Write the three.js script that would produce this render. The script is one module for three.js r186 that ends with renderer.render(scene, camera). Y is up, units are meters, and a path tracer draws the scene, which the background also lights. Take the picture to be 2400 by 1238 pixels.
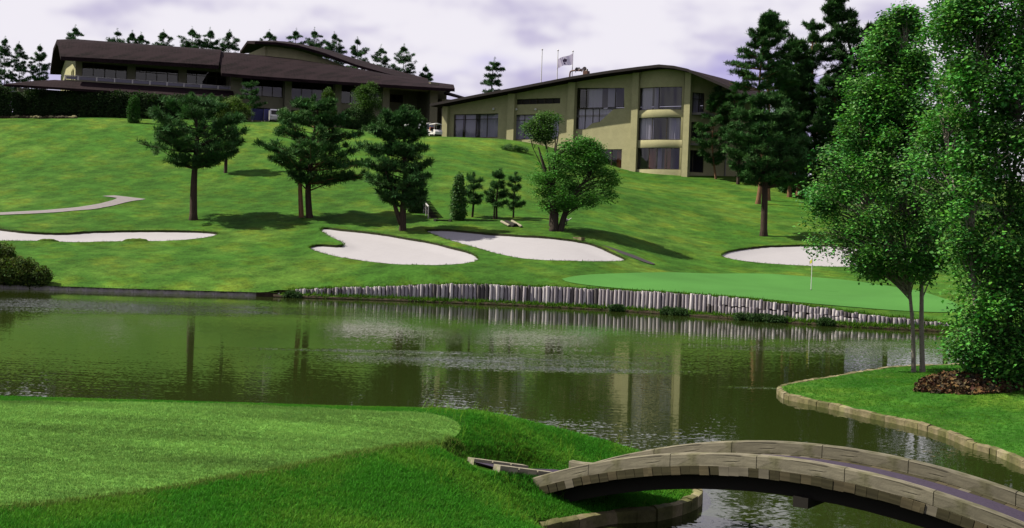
import * as THREE from 'three';
import { mergeGeometries } from 'three/addons/utils/BufferGeometryUtils.js';
import { ImprovedNoise } from 'three/addons/math/ImprovedNoise.js';

/* ------------------------------------------------------------------ camera */
const scene = new THREE.Scene();
const F = 2900, W = 2400, H = 1238, EYE = 5;
const camera = new THREE.PerspectiveCamera(2 * Math.atan(H / 2 / F) * 180 / Math.PI, W / H, 0.1, 4000);
camera.position.set(0, EYE, 0);
camera.rotation.set(-Math.atan(89 / F), 0, 2.0 * Math.PI / 180, 'YXZ');
camera.updateMatrixWorld(true);
scene.add(camera);

const renderer = new THREE.WebGLRenderer({ antialias: true });
renderer.toneMapping = THREE.LinearToneMapping;
renderer.toneMappingExposure = 2.45;
renderer.shadowMap.enabled = true;

/* -------------------------------------------------------------- randomness */
function rng(seed) {
  let a = seed >>> 0;
  return () => { a = (a + 0x6D2B79F5) | 0; let t = Math.imul(a ^ (a >>> 15), 1 | a); t = (t + Math.imul(t ^ (t >>> 7), 61 | t)) ^ t; return ((t ^ (t >>> 14)) >>> 0) / 4294967296; };
}
const perlin = new ImprovedNoise();
const noise = (x, y, z = 0) => perlin.noise(x + 31.7, y + 17.3, z + 5.1);
function fbm(x, y, z = 0, o = 5, gain = 0.5) { let s = 0, a = 1, n = 0; for (let i = 0; i < o; i++) { s += a * noise(x, y, z + i * 7.7); n += a; a *= gain; x *= 2.03; y *= 2.03; z *= 2.03; } return s / n; }
const clamp = (v, a = 0, b = 1) => Math.min(b, Math.max(a, v));
const smooth = (a, b, v) => { const t = clamp((v - a) / (b - a)); return t * t * (3 - 2 * t); };
const lerp = (a, b, t) => a + (b - a) * t;

/* --------------------------------------------------------------------- sky */
const SUN = new THREE.Vector3(-0.97, 1.16, -0.07).normalize();
{
  const SKY = 0.415, w = 2048, h = 1024, data = new Float32Array(w * h * 4);
  for (let j = 0; j < h; j++) {
    const el = (j + 0.5) / h * Math.PI - Math.PI / 2;
    for (let i = 0; i < w; i++) {
      const az = (i + 0.5) / w * 2 * Math.PI - Math.PI;
      const y = Math.sin(el), c = Math.cos(el), dx = c * Math.cos(az), dz = c * Math.sin(az);
      const k = (j * w + i) * 4;
      const up = Math.max(y, 0);
      const q = 1 / (up + 0.16);                               // cloud deck seen in perspective
      const px = dx * q, pz = dz * q;
      const warp = 0.5 * fbm(px * 0.8 + 9, pz * 0.8, 3, 3);
      let d = fbm(px * 0.95 + warp, pz * 0.95 + warp * 0.6, 1.3, 6, 0.52) + 0.10;
      const d2 = fbm(px * 2.6 + 3 + warp, pz * 2.6 - 4, 8.2, 6, 0.58);
      const cover = smooth(-0.28, 0.02, d + 0.15 * d2);
      const lit = smooth(-0.20, 0.20, d * 0.5 + d2 * 0.95 + 0.04);
      const blue = [0.40, 0.36, 0.76], grey = [0.52, 0.48, 0.68], white = [0.86, 0.83, 0.90];
      for (let n = 0; n < 3; n++) {
        const cl = lerp(grey[n], white[n], lit);
        let v = lerp(blue[n], cl, cover);
        data[k + n] = v * SKY;
      }
      data[k + 3] = 1;
    }
  }
  const sky = new THREE.DataTexture(data, w, h, THREE.RGBAFormat, THREE.FloatType);
  sky.mapping = THREE.EquirectangularReflectionMapping;
  sky.magFilter = THREE.LinearFilter; sky.minFilter = THREE.LinearFilter;
  sky.needsUpdate = true;
  scene.background = sky; scene.environment = sky;
}
const sun = new THREE.DirectionalLight(new THREE.Color(1, 0.93, 0.76), 5);
sun.position.copy(SUN).multiplyScalar(300).add(new THREE.Vector3(0, 0, -90));
sun.target.position.set(0, 0, -90);
sun.castShadow = true;
Object.assign(sun.shadow.camera, { left: -160, right: 160, top: 160, bottom: -160, near: 1, far: 700 });
sun.shadow.mapSize.set(4096, 4096);
scene.add(sun, sun.target);

/* ------------------------------------------------------ survey of the place */
// Every position below was read off the photograph together with a distance; these turn such readings into metres.
const V3 = (x, y, z) => new THREE.Vector3(x, y, z);
function sight(px, py) { return V3((px - W / 2) / F, -(py - H / 2) / F, -1).applyQuaternion(camera.quaternion); }
function at(px, py, depth) { const d = sight(px, py); return d.multiplyScalar(depth / -d.z).add(camera.position); }
function atH(px, py, h) { const d = sight(px, py); return d.multiplyScalar((h - EYE) / d.y).add(camera.position); }
function interp(list, x, k = 1) {
  if (x <= list[0][0]) { const [a, b] = list; return a[k] + (b[k] - a[k]) * (x - a[0]) / (b[0] - a[0]); }
  for (let i = 1; i < list.length; i++) if (x <= list[i][0] || i === list.length - 1) { const a = list[i - 1], b = list[i]; return a[k] + (b[k] - a[k]) * (x - a[0]) / (b[0] - a[0]); }
}
function spline(points) {                                   // thin plate spline through [x, z, height]
  const n = points.length, N = n + 3, A = [], S = 20;
  const U = (r2) => r2 < 1e-12 ? 0 : r2 * Math.log(r2);
  for (let i = 0; i < N; i++) A.push(new Float64Array(N + 1));
  for (let i = 0; i < n; i++) {
    for (let j = 0; j < n; j++) { const dx = (points[i][0] - points[j][0]) / S, dz = (points[i][1] - points[j][1]) / S; A[i][j] = U(dx * dx + dz * dz); }
    A[i][i] += 0.004;
    A[i][n] = A[n][i] = 1; A[i][n + 1] = A[n + 1][i] = points[i][0] / S; A[i][n + 2] = A[n + 2][i] = points[i][1] / S; A[i][N] = points[i][2];
  }
  for (let c = 0; c < N; c++) {
    let p = c; for (let r = c + 1; r < N; r++) if (Math.abs(A[r][c]) > Math.abs(A[p][c])) p = r;
    [A[c], A[p]] = [A[p], A[c]];
    for (let r = c + 1; r < N; r++) { const f = A[r][c] / A[c][c]; if (f) for (let k = c; k <= N; k++) A[r][k] -= f * A[c][k]; }
  }
  const w = new Float64Array(N);
  for (let r = N - 1; r >= 0; r--) { let s = A[r][N]; for (let k = r + 1; k < N; k++) s -= A[r][k] * w[k]; w[r] = s / A[r][r]; }
  return (x, z) => {
    let s = w[n] + w[n + 1] * x / S + w[n + 2] * z / S;
    for (let i = 0; i < n; i++) { const dx = (x - points[i][0]) / S, dz = (z - points[i][1]) / S; s += w[i] * U(dx * dx + dz * dz); }
    return s;
  };
}

/* far shore: water edge, foot and top of the log wall, kerb */
const WATER_EDGE = [[640, 697], [850, 703.5], [1000, 709], [1200, 717], [1400, 727], [1600, 740], [1800, 755], [2000, 768], [2215, 779], [2500, 789]];
const WALL_FOOT = [[680, 688], [850, 693], [1000, 700], [1060, 703], [1250, 713], [1400, 719], [1600, 731], [1750, 740], [1900, 751], [2050, 758], [2215, 767], [2500, 775]];
const WALL_TOP = [[680, 680], [760, 676], [850, 674], [1000, 668], [1060, 666], [1140, 668], [1250, 672], [1400, 679], [1600, 689], [1750, 701], [1900, 719], [2050, 740], [2215, 757], [2300, 764], [2500, 770]];
const KERB_TOP = [[-700, 635], [-300, 655], [0, 667], [300, 677], [640, 687]];
function wallStation(px) {
  const edge = atH(px, interp(WATER_EDGE, px), 0), depth = -edge.z + 0.75;
  return { edge, foot: at(px, interp(WALL_FOOT, px), depth), top: at(px, interp(WALL_TOP, px), depth) };
}
const HILL_POINTS = [];
const hp = (px, py, depth) => { const p = at(px, py, depth); HILL_POINTS.push([p.x, p.z, p.y]); };
for (let px = -600; px <= 640; px += 155) { const p = atH(px, interp(KERB_TOP, px), 0.26); HILL_POINTS.push([p.x, p.z, p.y]); }
for (let px = 690; px <= 2500; px += 120) { const { top } = wallStation(px); HILL_POINTS.push([top.x, top.z - 0.3, top.y]); }
for (const [px, list] of [
  [-500, [[560, 92], [480, 112], [330, 150], [262, 168]]],
  [0, [[620, 82], [570, 92], [538, 98.5], [500, 108], [430, 125], [350, 143], [277, 163]]],
  [220, [[620, 83], [570, 93], [545, 98.5], [492, 109], [430, 124], [350, 143], [277, 164]]],
  [450, [[625, 84], [566, 94], [544, 99], [516, 104], [455, 119], [400, 131], [340, 146], [287, 163]]],
  [700, [[640, 82], [590, 90], [545, 98], [510, 105], [450, 119], [390, 133], [330, 150], [290, 168]]],
  [950, [[640, 80], [622, 84], [566, 94], [540, 98.5], [480, 112], [420, 126], [345, 150], [318, 166]]],
  [1050, [[322, 176]]],
  [1150, [[650, 80], [612, 86], [550, 97], [510, 106], [400, 134], [330, 164]]],
  [1200, [[328, 170]]], [1245, [[346, 162]]], [1340, [[391, 158]]],
  [1400, [[655, 80], [614, 87], [566, 95], [540, 100], [450, 125], [397, 160]]],
  [1475, [[400, 165]]],
  [1600, [[655, 84], [630, 91], [600, 98], [540, 112], [470, 134], [406, 164]]],
  [1800, [[670, 84], [640, 92], [622, 97], [578, 106], [554, 112], [480, 134], [432, 155]]],
  [1980, [[690, 82], [655, 90], [627, 97], [575, 107], [500, 130], [440, 155]]],
  [2200, [[720, 73], [680, 82], [627, 97], [590, 106], [500, 135], [440, 160]]],
  [2400, [[745, 70], [650, 92], [600, 105], [500, 140], [440, 165]]],
  [2900, [[640, 95], [500, 145]]],
]) for (const [py, d] of list) hp(px, py, d);
for (const [x, z, y] of [[-130, -185, 18], [-64, -182, 17.9], [-30, -184, 18.3], [-8, -190, 18.0], [-64, -230, 18], [-20, -230, 18.3], [20, -230, 16.5], [60, -215, 15.5], [120, -200, 15], [140, -120, 7], [-140, -120, 7], [-140, -230, 18], [0, -290, 17], [120, -290, 16], [-140, -290, 17], [32, -185, 13.6]]) HILL_POINTS.push([x, z, y]);
const hillSpline = spline(HILL_POINTS);
function hillH(x, z) {
  const far = smooth(220, 300, Math.hypot(x, z));
  let y = far < 1 ? lerp(hillSpline(x, z), 16.5, far) : 16.5;
  y += 0.10 * fbm(x * 0.12, z * 0.12, 2, 3) * smooth(-78, -92, z);
  return y;
}
function onNear(px, py) { const d = sight(px, py); d.multiplyScalar(1 / -d.z); for (let D = 10; D < 40; D += 0.05) if (EYE + d.y * D < nearH(d.x * D, -D)) return V3(d.x * D, nearH(d.x * D, -D), -D); return atH(px, py, 0.5); }
function onHill(px, py, guess = 70) {                       // where the sight line meets the hill
  const d = sight(px, py); d.multiplyScalar(1 / -d.z);
  let last = guess;
  for (let D = guess; D < 400; D += 0.5) {
    if (EYE + d.y * D < hillH(d.x * D, -D)) {
      let a = last, b = D;
      for (let k = 0; k < 20; k++) { const m = (a + b) / 2; if (EYE + d.y * m < hillH(d.x * m, -m)) b = m; else a = m; }
      return V3(d.x * b, hillH(d.x * b, -b), -b);
    }
    last = D;
  }
  return V3(d.x * 180, hillH(d.x * 180, -180), -180);
}

/* near bank (tee, rough, slope to the bridge) */
const NEAR_POINTS = [];
const np = (px, py, h) => { const p = atH(px, py, h); NEAR_POINTS.push([p.x, p.z, h]); };
for (const [px, py] of [[0, 1188], [400, 1140], [700, 1092], [900, 1052], [0, 1060], [500, 1030], [850, 1010], [-200, 945], [0, 943], [300, 945], [600, 951], [900, 967], [1080, 1000]]) np(px, py, 1.3);
for (const [px, py, h] of [[0, 1238, 1.27], [300, 1238, 1.25], [600, 1238, 1.21], [900, 1238, 1.06], [1100, 1238, 0.86], [1210, 1238, 0.68], [900, 1130, 1.22], [1060, 1110, 1.06], [1150, 1160, 0.78], [1200, 1185, 0.55], [1100, 1080, 1.06], [1120, 1097, 0.86], [1200, 1100, 0.58], [1190, 1083, 0.70], [1150, 1086, 0.82],
  [1100, 979, 1.3], [1200, 992, 1.2], [1200, 1040, 0.98], [1300, 1006, 0.95], [1300, 1062, 0.52], [1400, 1032, 0.65], [1400, 1068, 0.4], [1500, 1058, 0.33]]) np(px, py, h);
const NOSE = [[1500, 1062], [1560, 1085], [1612, 1118], [1634, 1145], [1622, 1163], [1585, 1178], [1530, 1190], [1480, 1193], [1430, 1196], [1340, 1214], [1240, 1232]];
const noseLine = NOSE.map(([px, py]) => { const p = atH(px, py, 0.22); return [p.x, p.z]; });
for (const [x, z] of noseLine) NEAR_POINTS.push([x, z, 0.19]);
for (const [x, z, h] of [[-30, -18, 1.3], [-60, -18, 1.3], [-30, -8, 2.2], [-60, 10, 3], [0, -2, 3.2], [0, 8, 3.3], [-20, 15, 3.3], [-5, -8, 2.3], [3.3, -9, 0.6], [9, 3, 0.6], [20, 15, 0.8], [1.2, -15, 0.7],
  [-60, -27.5, 0.7], [-30, -27.5, 0.7], [-12, -27.5, 0.7], [-5, -27.5, 0.7], [-60, -32, -0.7], [-30, -32, -0.7], [-12, -32, -0.7], [-5, -32, -0.7], [-1, -31, -0.6], [1.2, -29, -0.3], [4, -14, 0.25]]) NEAR_POINTS.push([x, z, h]);
const nearSpline = spline(NEAR_POINTS);
const RAMP_A = atH(1132, 1096, 0.80), RAMP_B = V3(0.70, 0.50, -22.25);          // levelled approach to the bridge
const rampT = (x, z) => { const ex = RAMP_B.x - RAMP_A.x, ez = RAMP_B.z - RAMP_A.z; return clamp(((x - RAMP_A.x) * ex + (z - RAMP_A.z) * ez) / (ex * ex + ez * ez)); };
const rampD = (x, z) => { const t = rampT(x, z); return Math.hypot(x - lerp(RAMP_A.x, RAMP_B.x, t), z - lerp(RAMP_A.z, RAMP_B.z, t)); };
const nearH = (x, z) => { const y = nearSpline(x, z) + 0.025 * fbm(x * 0.9, z * 0.9, 6, 3), d = rampD(x, z); return d > 0.85 ? y : lerp(y, lerp(RAMP_A.y, RAMP_B.y, rampT(x, z)), smooth(0.85, 0.42, d)); };

/* ----------------------------------------------------------------- helpers */
const taken = {};
function numbered(name) { const n = taken[name] = (taken[name] ?? -1) + 1; return n ? name + '_' + String(n).padStart(3, '0') : name; }
function tag(o, label, category, group, kind) {
  if (label) o.userData.label = label; if (category) o.userData.category = category;
  if (group) o.userData.group = group; if (kind) o.userData.kind = kind;
  return o;
}
function thing(name, label, category, pos, turn = 0, group) {
  const o = new THREE.Group(); o.name = numbered(name); if (pos) o.position.copy(pos); o.rotation.y = turn; scene.add(o);
  return tag(o, label, category, group);
}
function part(name, geo, mat, parent) { const m = new THREE.Mesh(geo, mat); m.name = name; m.castShadow = m.receiveShadow = true; parent.add(m); return m; }
function structure(name, geo, mat) { const m = part(numbered(name), geo, mat, scene); m.userData.kind = 'structure'; return m; }
function geoOf(pos, idx, uv, col) {
  const g = new THREE.BufferGeometry();
  g.setAttribute('position', new THREE.Float32BufferAttribute(pos, 3));
  if (uv) g.setAttribute('uv', new THREE.Float32BufferAttribute(uv, 2));
  if (col) g.setAttribute('color', new THREE.Float32BufferAttribute(col, 3));
  if (idx) g.setIndex(idx);
  g.computeVertexNormals();
  return g;
}
function box(x0, x1, y0, y1, z0, z1) {
  const g = new THREE.BoxGeometry(Math.abs(x1 - x0), Math.abs(y1 - y0), Math.abs(z1 - z0)); g.translate((x0 + x1) / 2, (y0 + y1) / 2, (z0 + z1) / 2);
  const p = g.attributes.position, n = g.attributes.normal, uv = g.attributes.uv;
  for (let i = 0; i < p.count; i++) { if (Math.abs(n.getX(i)) > 0.5) uv.setXY(i, p.getZ(i), p.getY(i)); else if (Math.abs(n.getY(i)) > 0.5) uv.setXY(i, p.getX(i), p.getZ(i)); else uv.setXY(i, p.getX(i), p.getY(i)); }
  return g;
}
function tube(points, radii, sides = 7, cap = true) {         // tapered limb along points
  const pos = [], idx = [], uv = []; let along = 0, prevSide = null;
  for (let i = 0; i < points.length; i++) {
    const a = points[Math.max(0, i - 1)], b = points[Math.min(points.length - 1, i + 1)];
    const t = b.clone().sub(a).normalize();
    let s = prevSide ? prevSide.clone().addScaledVector(t, -prevSide.dot(t)) : V3(0, 0, 1).cross(t);
    if (s.lengthSq() < 1e-6) s = V3(1, 0, 0).cross(t);
    s.normalize(); prevSide = s; const u = t.clone().cross(s);
    if (i) along += points[i].distanceTo(points[i - 1]);
    for (let k = 0; k <= sides; k++) {
      const f = k / sides * Math.PI * 2, c = Math.cos(f) * radii[i], d = Math.sin(f) * radii[i];
      pos.push(points[i].x + s.x * c + u.x * d, points[i].y + s.y * c + u.y * d, points[i].z + s.z * c + u.z * d);
      uv.push(k / sides * 6.28 * Math.max(radii[0], 0.05), along);
    }
  }
  const m = sides + 1;
  for (let i = 0; i < points.length - 1; i++) for (let k = 0; k < sides; k++) idx.push(i * m + k, i * m + k + 1, (i + 1) * m + k, (i + 1) * m + k, i * m + k + 1, (i + 1) * m + k + 1);
  if (cap) {
    for (const [row, flip] of [[0, 1], [points.length - 1, 0]]) {
      const c = pos.length / 3; pos.push(points[row].x, points[row].y, points[row].z); uv.push(0, 0);
      for (let k = 0; k < sides; k++) idx.push(...(flip ? [c, row * m + k + 1, row * m + k] : [c, row * m + k, row * m + k + 1]));
    }
  }
  return geoOf(pos, idx, uv);
}
function curve(points, n) { return new THREE.CatmullRomCurve3(points).getPoints(n); }
function merge(list) { return mergeGeometries(list.map((g) => { const h = g.index ? g.toNonIndexed() : g; for (const k of Object.keys(h.attributes)) if (!['position', 'normal', 'uv'].includes(k)) h.deleteAttribute(k); return h; })); }
/* closed slab between rows of points (each row left to right), thickness measured downwards */
function slab(rows, thick, uScale = 1) {
  const R = rows.length, C = rows[0].length, pos = [], idx = [], uv = [];
  const add = (p, dy, u, v) => { pos.push(p.x, p.y + dy, p.z); uv.push(u, v); return pos.length / 3 - 1; };
  const face = (grid, flip) => { for (let r = 0; r < grid.length - 1; r++) for (let c = 0; c < grid[0].length - 1; c++) { const a = grid[r][c], b = grid[r][c + 1], d = grid[r + 1][c], e = grid[r + 1][c + 1]; idx.push(...(flip ? [a, d, b, b, d, e] : [a, b, d, b, e, d])); } };
  const sheet = (dy) => rows.map((row, r) => row.map((p, c) => add(p, dy, p.x, p.z + p.y)));
  face(sheet(0), false); face(sheet(-thick), true);
  const rim = (line, flip) => { const g = [0, -thick].map((dy) => line.map((p) => add(p, dy, p.x + p.z, p.y + dy))); face(g, flip); };
  rim(rows[0], true); rim(rows[R - 1], false); rim(rows.map((r) => r[0]), false); rim(rows.map((r) => r[C - 1]), true);
  return geoOf(pos, idx, uv);
}
/* polygons in plan */
function polySDF(poly) {
  let x0 = 1e9, x1 = -1e9, z0 = 1e9, z1 = -1e9;
  for (const [x, z] of poly) { x0 = Math.min(x0, x); x1 = Math.max(x1, x); z0 = Math.min(z0, z); z1 = Math.max(z1, z); }
  const f = (x, z) => {
    let d = 1e18, inside = false;
    for (let i = 0, j = poly.length - 1; i < poly.length; j = i++) {
      const [ax, az] = poly[i], [bx, bz] = poly[j], ex = bx - ax, ez = bz - az, wx = x - ax, wz = z - az;
      const t = clamp((wx * ex + wz * ez) / (ex * ex + ez * ez || 1e-9)), qx = wx - ex * t, qz = wz - ez * t;
      d = Math.min(d, qx * qx + qz * qz);
      if ((az > z) !== (bz > z) && x < (bx - ax) * (z - az) / (bz - az) + ax) inside = !inside;
    }
    return inside ? -Math.sqrt(d) : Math.sqrt(d);
  };
  f.box = [x0, x1, z0, z1];
  return f;
}
/* surface y = height(x, z) where region(x, z) < 0, cut exactly at region = 0 */
function sheet(xs, zs, region, height, color) {
  const nx = xs.length, nz = zs.length, val = new Float32Array(nx * nz), pos = [], idx = [], uv = [], col = color ? [] : null, vid = new Int32Array(nx * nz).fill(-1), cut = new Map();
  for (let j = 0; j < nz; j++) for (let i = 0; i < nx; i++) { let v = region(xs[i], zs[j]); if (Math.abs(v) < 1e-5) v = 1e-5; val[j * nx + i] = v; }
  const push = (x, z) => { pos.push(x, height(x, z), z); uv.push(x, -z); if (color) col.push(...color(x, z)); return pos.length / 3 - 1; };
  const vert = (k) => vid[k] < 0 ? (vid[k] = push(xs[k % nx], zs[(k / nx) | 0])) : vid[k];
  const mid = (a, b) => {
    const key = a < b ? a * 4194304 + b : b * 4194304 + a;
    if (!cut.has(key)) { const t = val[a] / (val[a] - val[b]); cut.set(key, push(lerp(xs[a % nx], xs[b % nx], t), lerp(zs[(a / nx) | 0], zs[(b / nx) | 0], t))); }
    return cut.get(key);
  };
  for (let j = 0; j < nz - 1; j++) for (let i = 0; i < nx - 1; i++) {
    const q = [j * nx + i, j * nx + i + 1, (j + 1) * nx + i + 1, (j + 1) * nx + i], out = [];
    for (let k = 0; k < 4; k++) { const a = q[k], b = q[(k + 1) % 4]; if (val[a] < 0) out.push(vert(a)); if ((val[a] < 0) !== (val[b] < 0)) out.push(mid(a, b)); }
    for (let k = 2; k < out.length; k++) idx.push(out[0], out[k], out[k - 1]);
  }
  return geoOf(pos, idx, uv, col);
}
function steps(...ranges) { const out = []; for (const [a, b, s] of ranges) for (let v = a; v < b - 1e-6; v += s) out.push(v); out.push(ranges[ranges.length - 1][1]); return out; }
function polySheet(poly, step, height, color, grow = 0) { const f = polySDF(poly), [a, b, c, d] = f.box, g = Math.max(0, grow) + step; return sheet(steps([a - g, b + g, step]), steps([c - g, d + g, step]), (x, z) => f(x, z) - grow, height, color); }
const rounded = (pts, n = 4) => { const c = new THREE.CatmullRomCurve3(pts.map((p) => V3(p[0], 0, p[1])), true, 'centripetal'); return c.getPoints(pts.length * n).slice(0, -1).map((p) => [p.x, p.z]); };

/* ---------------------------------------------------------------- textures */
function lattice(period, seed) { const r = rng(seed), t = new Float32Array(period * period).map(() => r()); return (x, y) => { const xi = Math.floor(x), yi = Math.floor(y), fx = x - xi, fy = y - yi, u = fx * fx * (3 - 2 * fx), v = fy * fy * (3 - 2 * fy), m = (a) => ((a % period) + period) % period; const a = t[m(yi) * period + m(xi)], b = t[m(yi) * period + m(xi + 1)], c = t[m(yi + 1) * period + m(xi)], d = t[m(yi + 1) * period + m(xi + 1)]; return lerp(lerp(a, b, u), lerp(c, d, u), v); }; }
function tiled(size, fn, repeat, srgb = false) {               // fn(u, v) -> [r, g, b] in 0..1
  const d = new Uint8Array(size * size * 4);
  for (let j = 0; j < size; j++) for (let i = 0; i < size; i++) { const c = fn(i / size, j / size), k = (j * size + i) * 4; for (let n = 0; n < 3; n++) d[k + n] = clamp(c[n]) * 255; d[k + 3] = 255; }
  const t = new THREE.DataTexture(d, size, size); t.wrapS = t.wrapT = THREE.RepeatWrapping; t.magFilter = THREE.LinearFilter; t.minFilter = THREE.LinearMipmapLinearFilter; t.generateMipmaps = true;
  if (srgb) t.colorSpace = THREE.SRGBColorSpace; if (repeat) t.repeat.set(repeat, repeat); t.needsUpdate = true; return t;
}
function octaves(seed, base, n) { const L = []; for (let i = 0; i < n; i++) L.push(lattice(base << i, seed + i * 13)); return (u, v, gain = 0.55) => { let s = 0, a = 1, w = 0; for (let i = 0; i < n; i++) { s += a * L[i](u * (base << i), v * (base << i)); w += a; a *= gain; } return s / w; }; }
const grassNoise = octaves(11, 8, 6), grassFine = octaves(77, 64, 3), grassYellow = octaves(41, 4, 5);
const grassTex = tiled(512, (u, v) => { const f = 0.70 + 0.62 * (grassFine(u, v, 0.8) - 0.5) + 1.0 * (grassNoise(u, v, 0.75) - 0.5), y = smooth(0.5, 0.72, grassYellow(u, v)); return [f * lerp(0.92, 1.22, y), f * lerp(1, 1.03, y), f * lerp(1, 0.82, y)]; }, 1 / 7);
const grassBump = tiled(512, (u, v) => { const f = grassFine(u, v, 0.9); return [f, f, f]; }, 1 / 3, false);
const stoneN = octaves(5, 4, 7);
const stoneTex = tiled(512, (u, v) => { const f = 0.78 + 1.5 * (stoneN(u, v, 0.78) - 0.5); const m = smooth(0.52, 0.68, grassYellow(u, v)); return [f * lerp(1, 0.84, m), f * lerp(1, 0.9, m), f * lerp(1, 0.72, m)]; }, 1 / 1.5);
const stoneBump = tiled(512, (u, v) => { const f = stoneN(u, v, 0.8); return [f, f, f]; }, 1 / 1.5, false);
const grainN = octaves(91, 4, 6);
const woodTex = tiled(512, (u, v) => { const g = grainN(u * 0.25, v * 4), f = 0.78 + 0.7 * (g - 0.5) + 0.35 * (stoneN(u, v) - 0.5); return [f, f * 0.985, f * 0.96]; }, 1 / 1.2);
const timberTex = tiled(512, (u, v) => { const g = grainN(u * 0.5, v * 5), st = smooth(0.45, 0.7, stoneN(u * 1, v * 2)), cr = smooth(0.66, 0.72, grainN(u * 0.4 + 0.3, v * 7)); let f = 0.85 + 0.7 * (g - 0.5) + 0.5 * (stoneN(u * 2, v * 2, 0.8) - 0.5); f *= lerp(1, 0.62, st); f *= lerp(1, 0.45, cr); return [f, f * lerp(0.98, 1.02, st), f * lerp(0.96, 0.82, st)]; }, 1 / 1.4);
const barkTex = tiled(256, (u, v) => { const f = 0.7 + 1.1 * (grainN(u * 3, v * 0.5) - 0.5) + 0.4 * (stoneN(u, v) - 0.5); return [f, f, f]; }, 1 / 0.8);
const birchTex = tiled(256, (u, v) => { const f = 0.85 + 0.3 * (stoneN(u, v) - 0.5), s = smooth(0.60, 0.68, grainN(u * 0.7, v * 3)); return [lerp(f, 0.12, s), lerp(f * 0.96, 0.11, s), lerp(f * 0.9, 0.10, s)]; }, 1 / 0.9);
const shingleTex = tiled(512, (u, v) => { const row = Math.floor(v * 16), f = 0.82 + 2.8 * (stoneN(u + row * 0.13, v, 0.7) - 0.5) + 0.16 * Math.sin(row * 12.9) * Math.sin(Math.floor(u * 24 + row * 0.5) * 78.2); return [f, f * 0.98, f]; }, 1 / 5);
const wallTex = tiled(512, (u, v) => { const f = 0.92 + 0.32 * (stoneN(u, v, 0.7) - 0.5) + 0.22 * (grassFine(u, v) - 0.5); return [f, f * 0.995, f * 0.97]; }, 1 / 3);
const wallBump = tiled(512, (u, v) => { const r = v * 18, row = Math.floor(r), e = Math.min(Math.abs((r % 1) - 0.5), 0.5), b = (u * 8 + (row % 2) * 0.5) % 1; let f = 0.6 + 0.5 * (stoneN(u, v, 0.8) - 0.5); if (e > 0.44 || b < 0.03) f *= 0.7; return [f, f, f]; }, 1 / 2.2, false);
const sandTex = tiled(256, (u, v) => { const f = 0.97 + 0.12 * (grassFine(u, v, 0.8) - 0.5) + 0.08 * (grassNoise(u, v) - 0.5); return [f, f * 0.995, f]; }, 1 / 3);
const asphaltTex = tiled(256, (u, v) => { const f = 0.85 + 0.5 * (grassFine(u, v, 0.9) - 0.5) + 0.3 * (stoneN(u, v) - 0.5); return [f, f, f]; }, 1 / 1.5);

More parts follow.
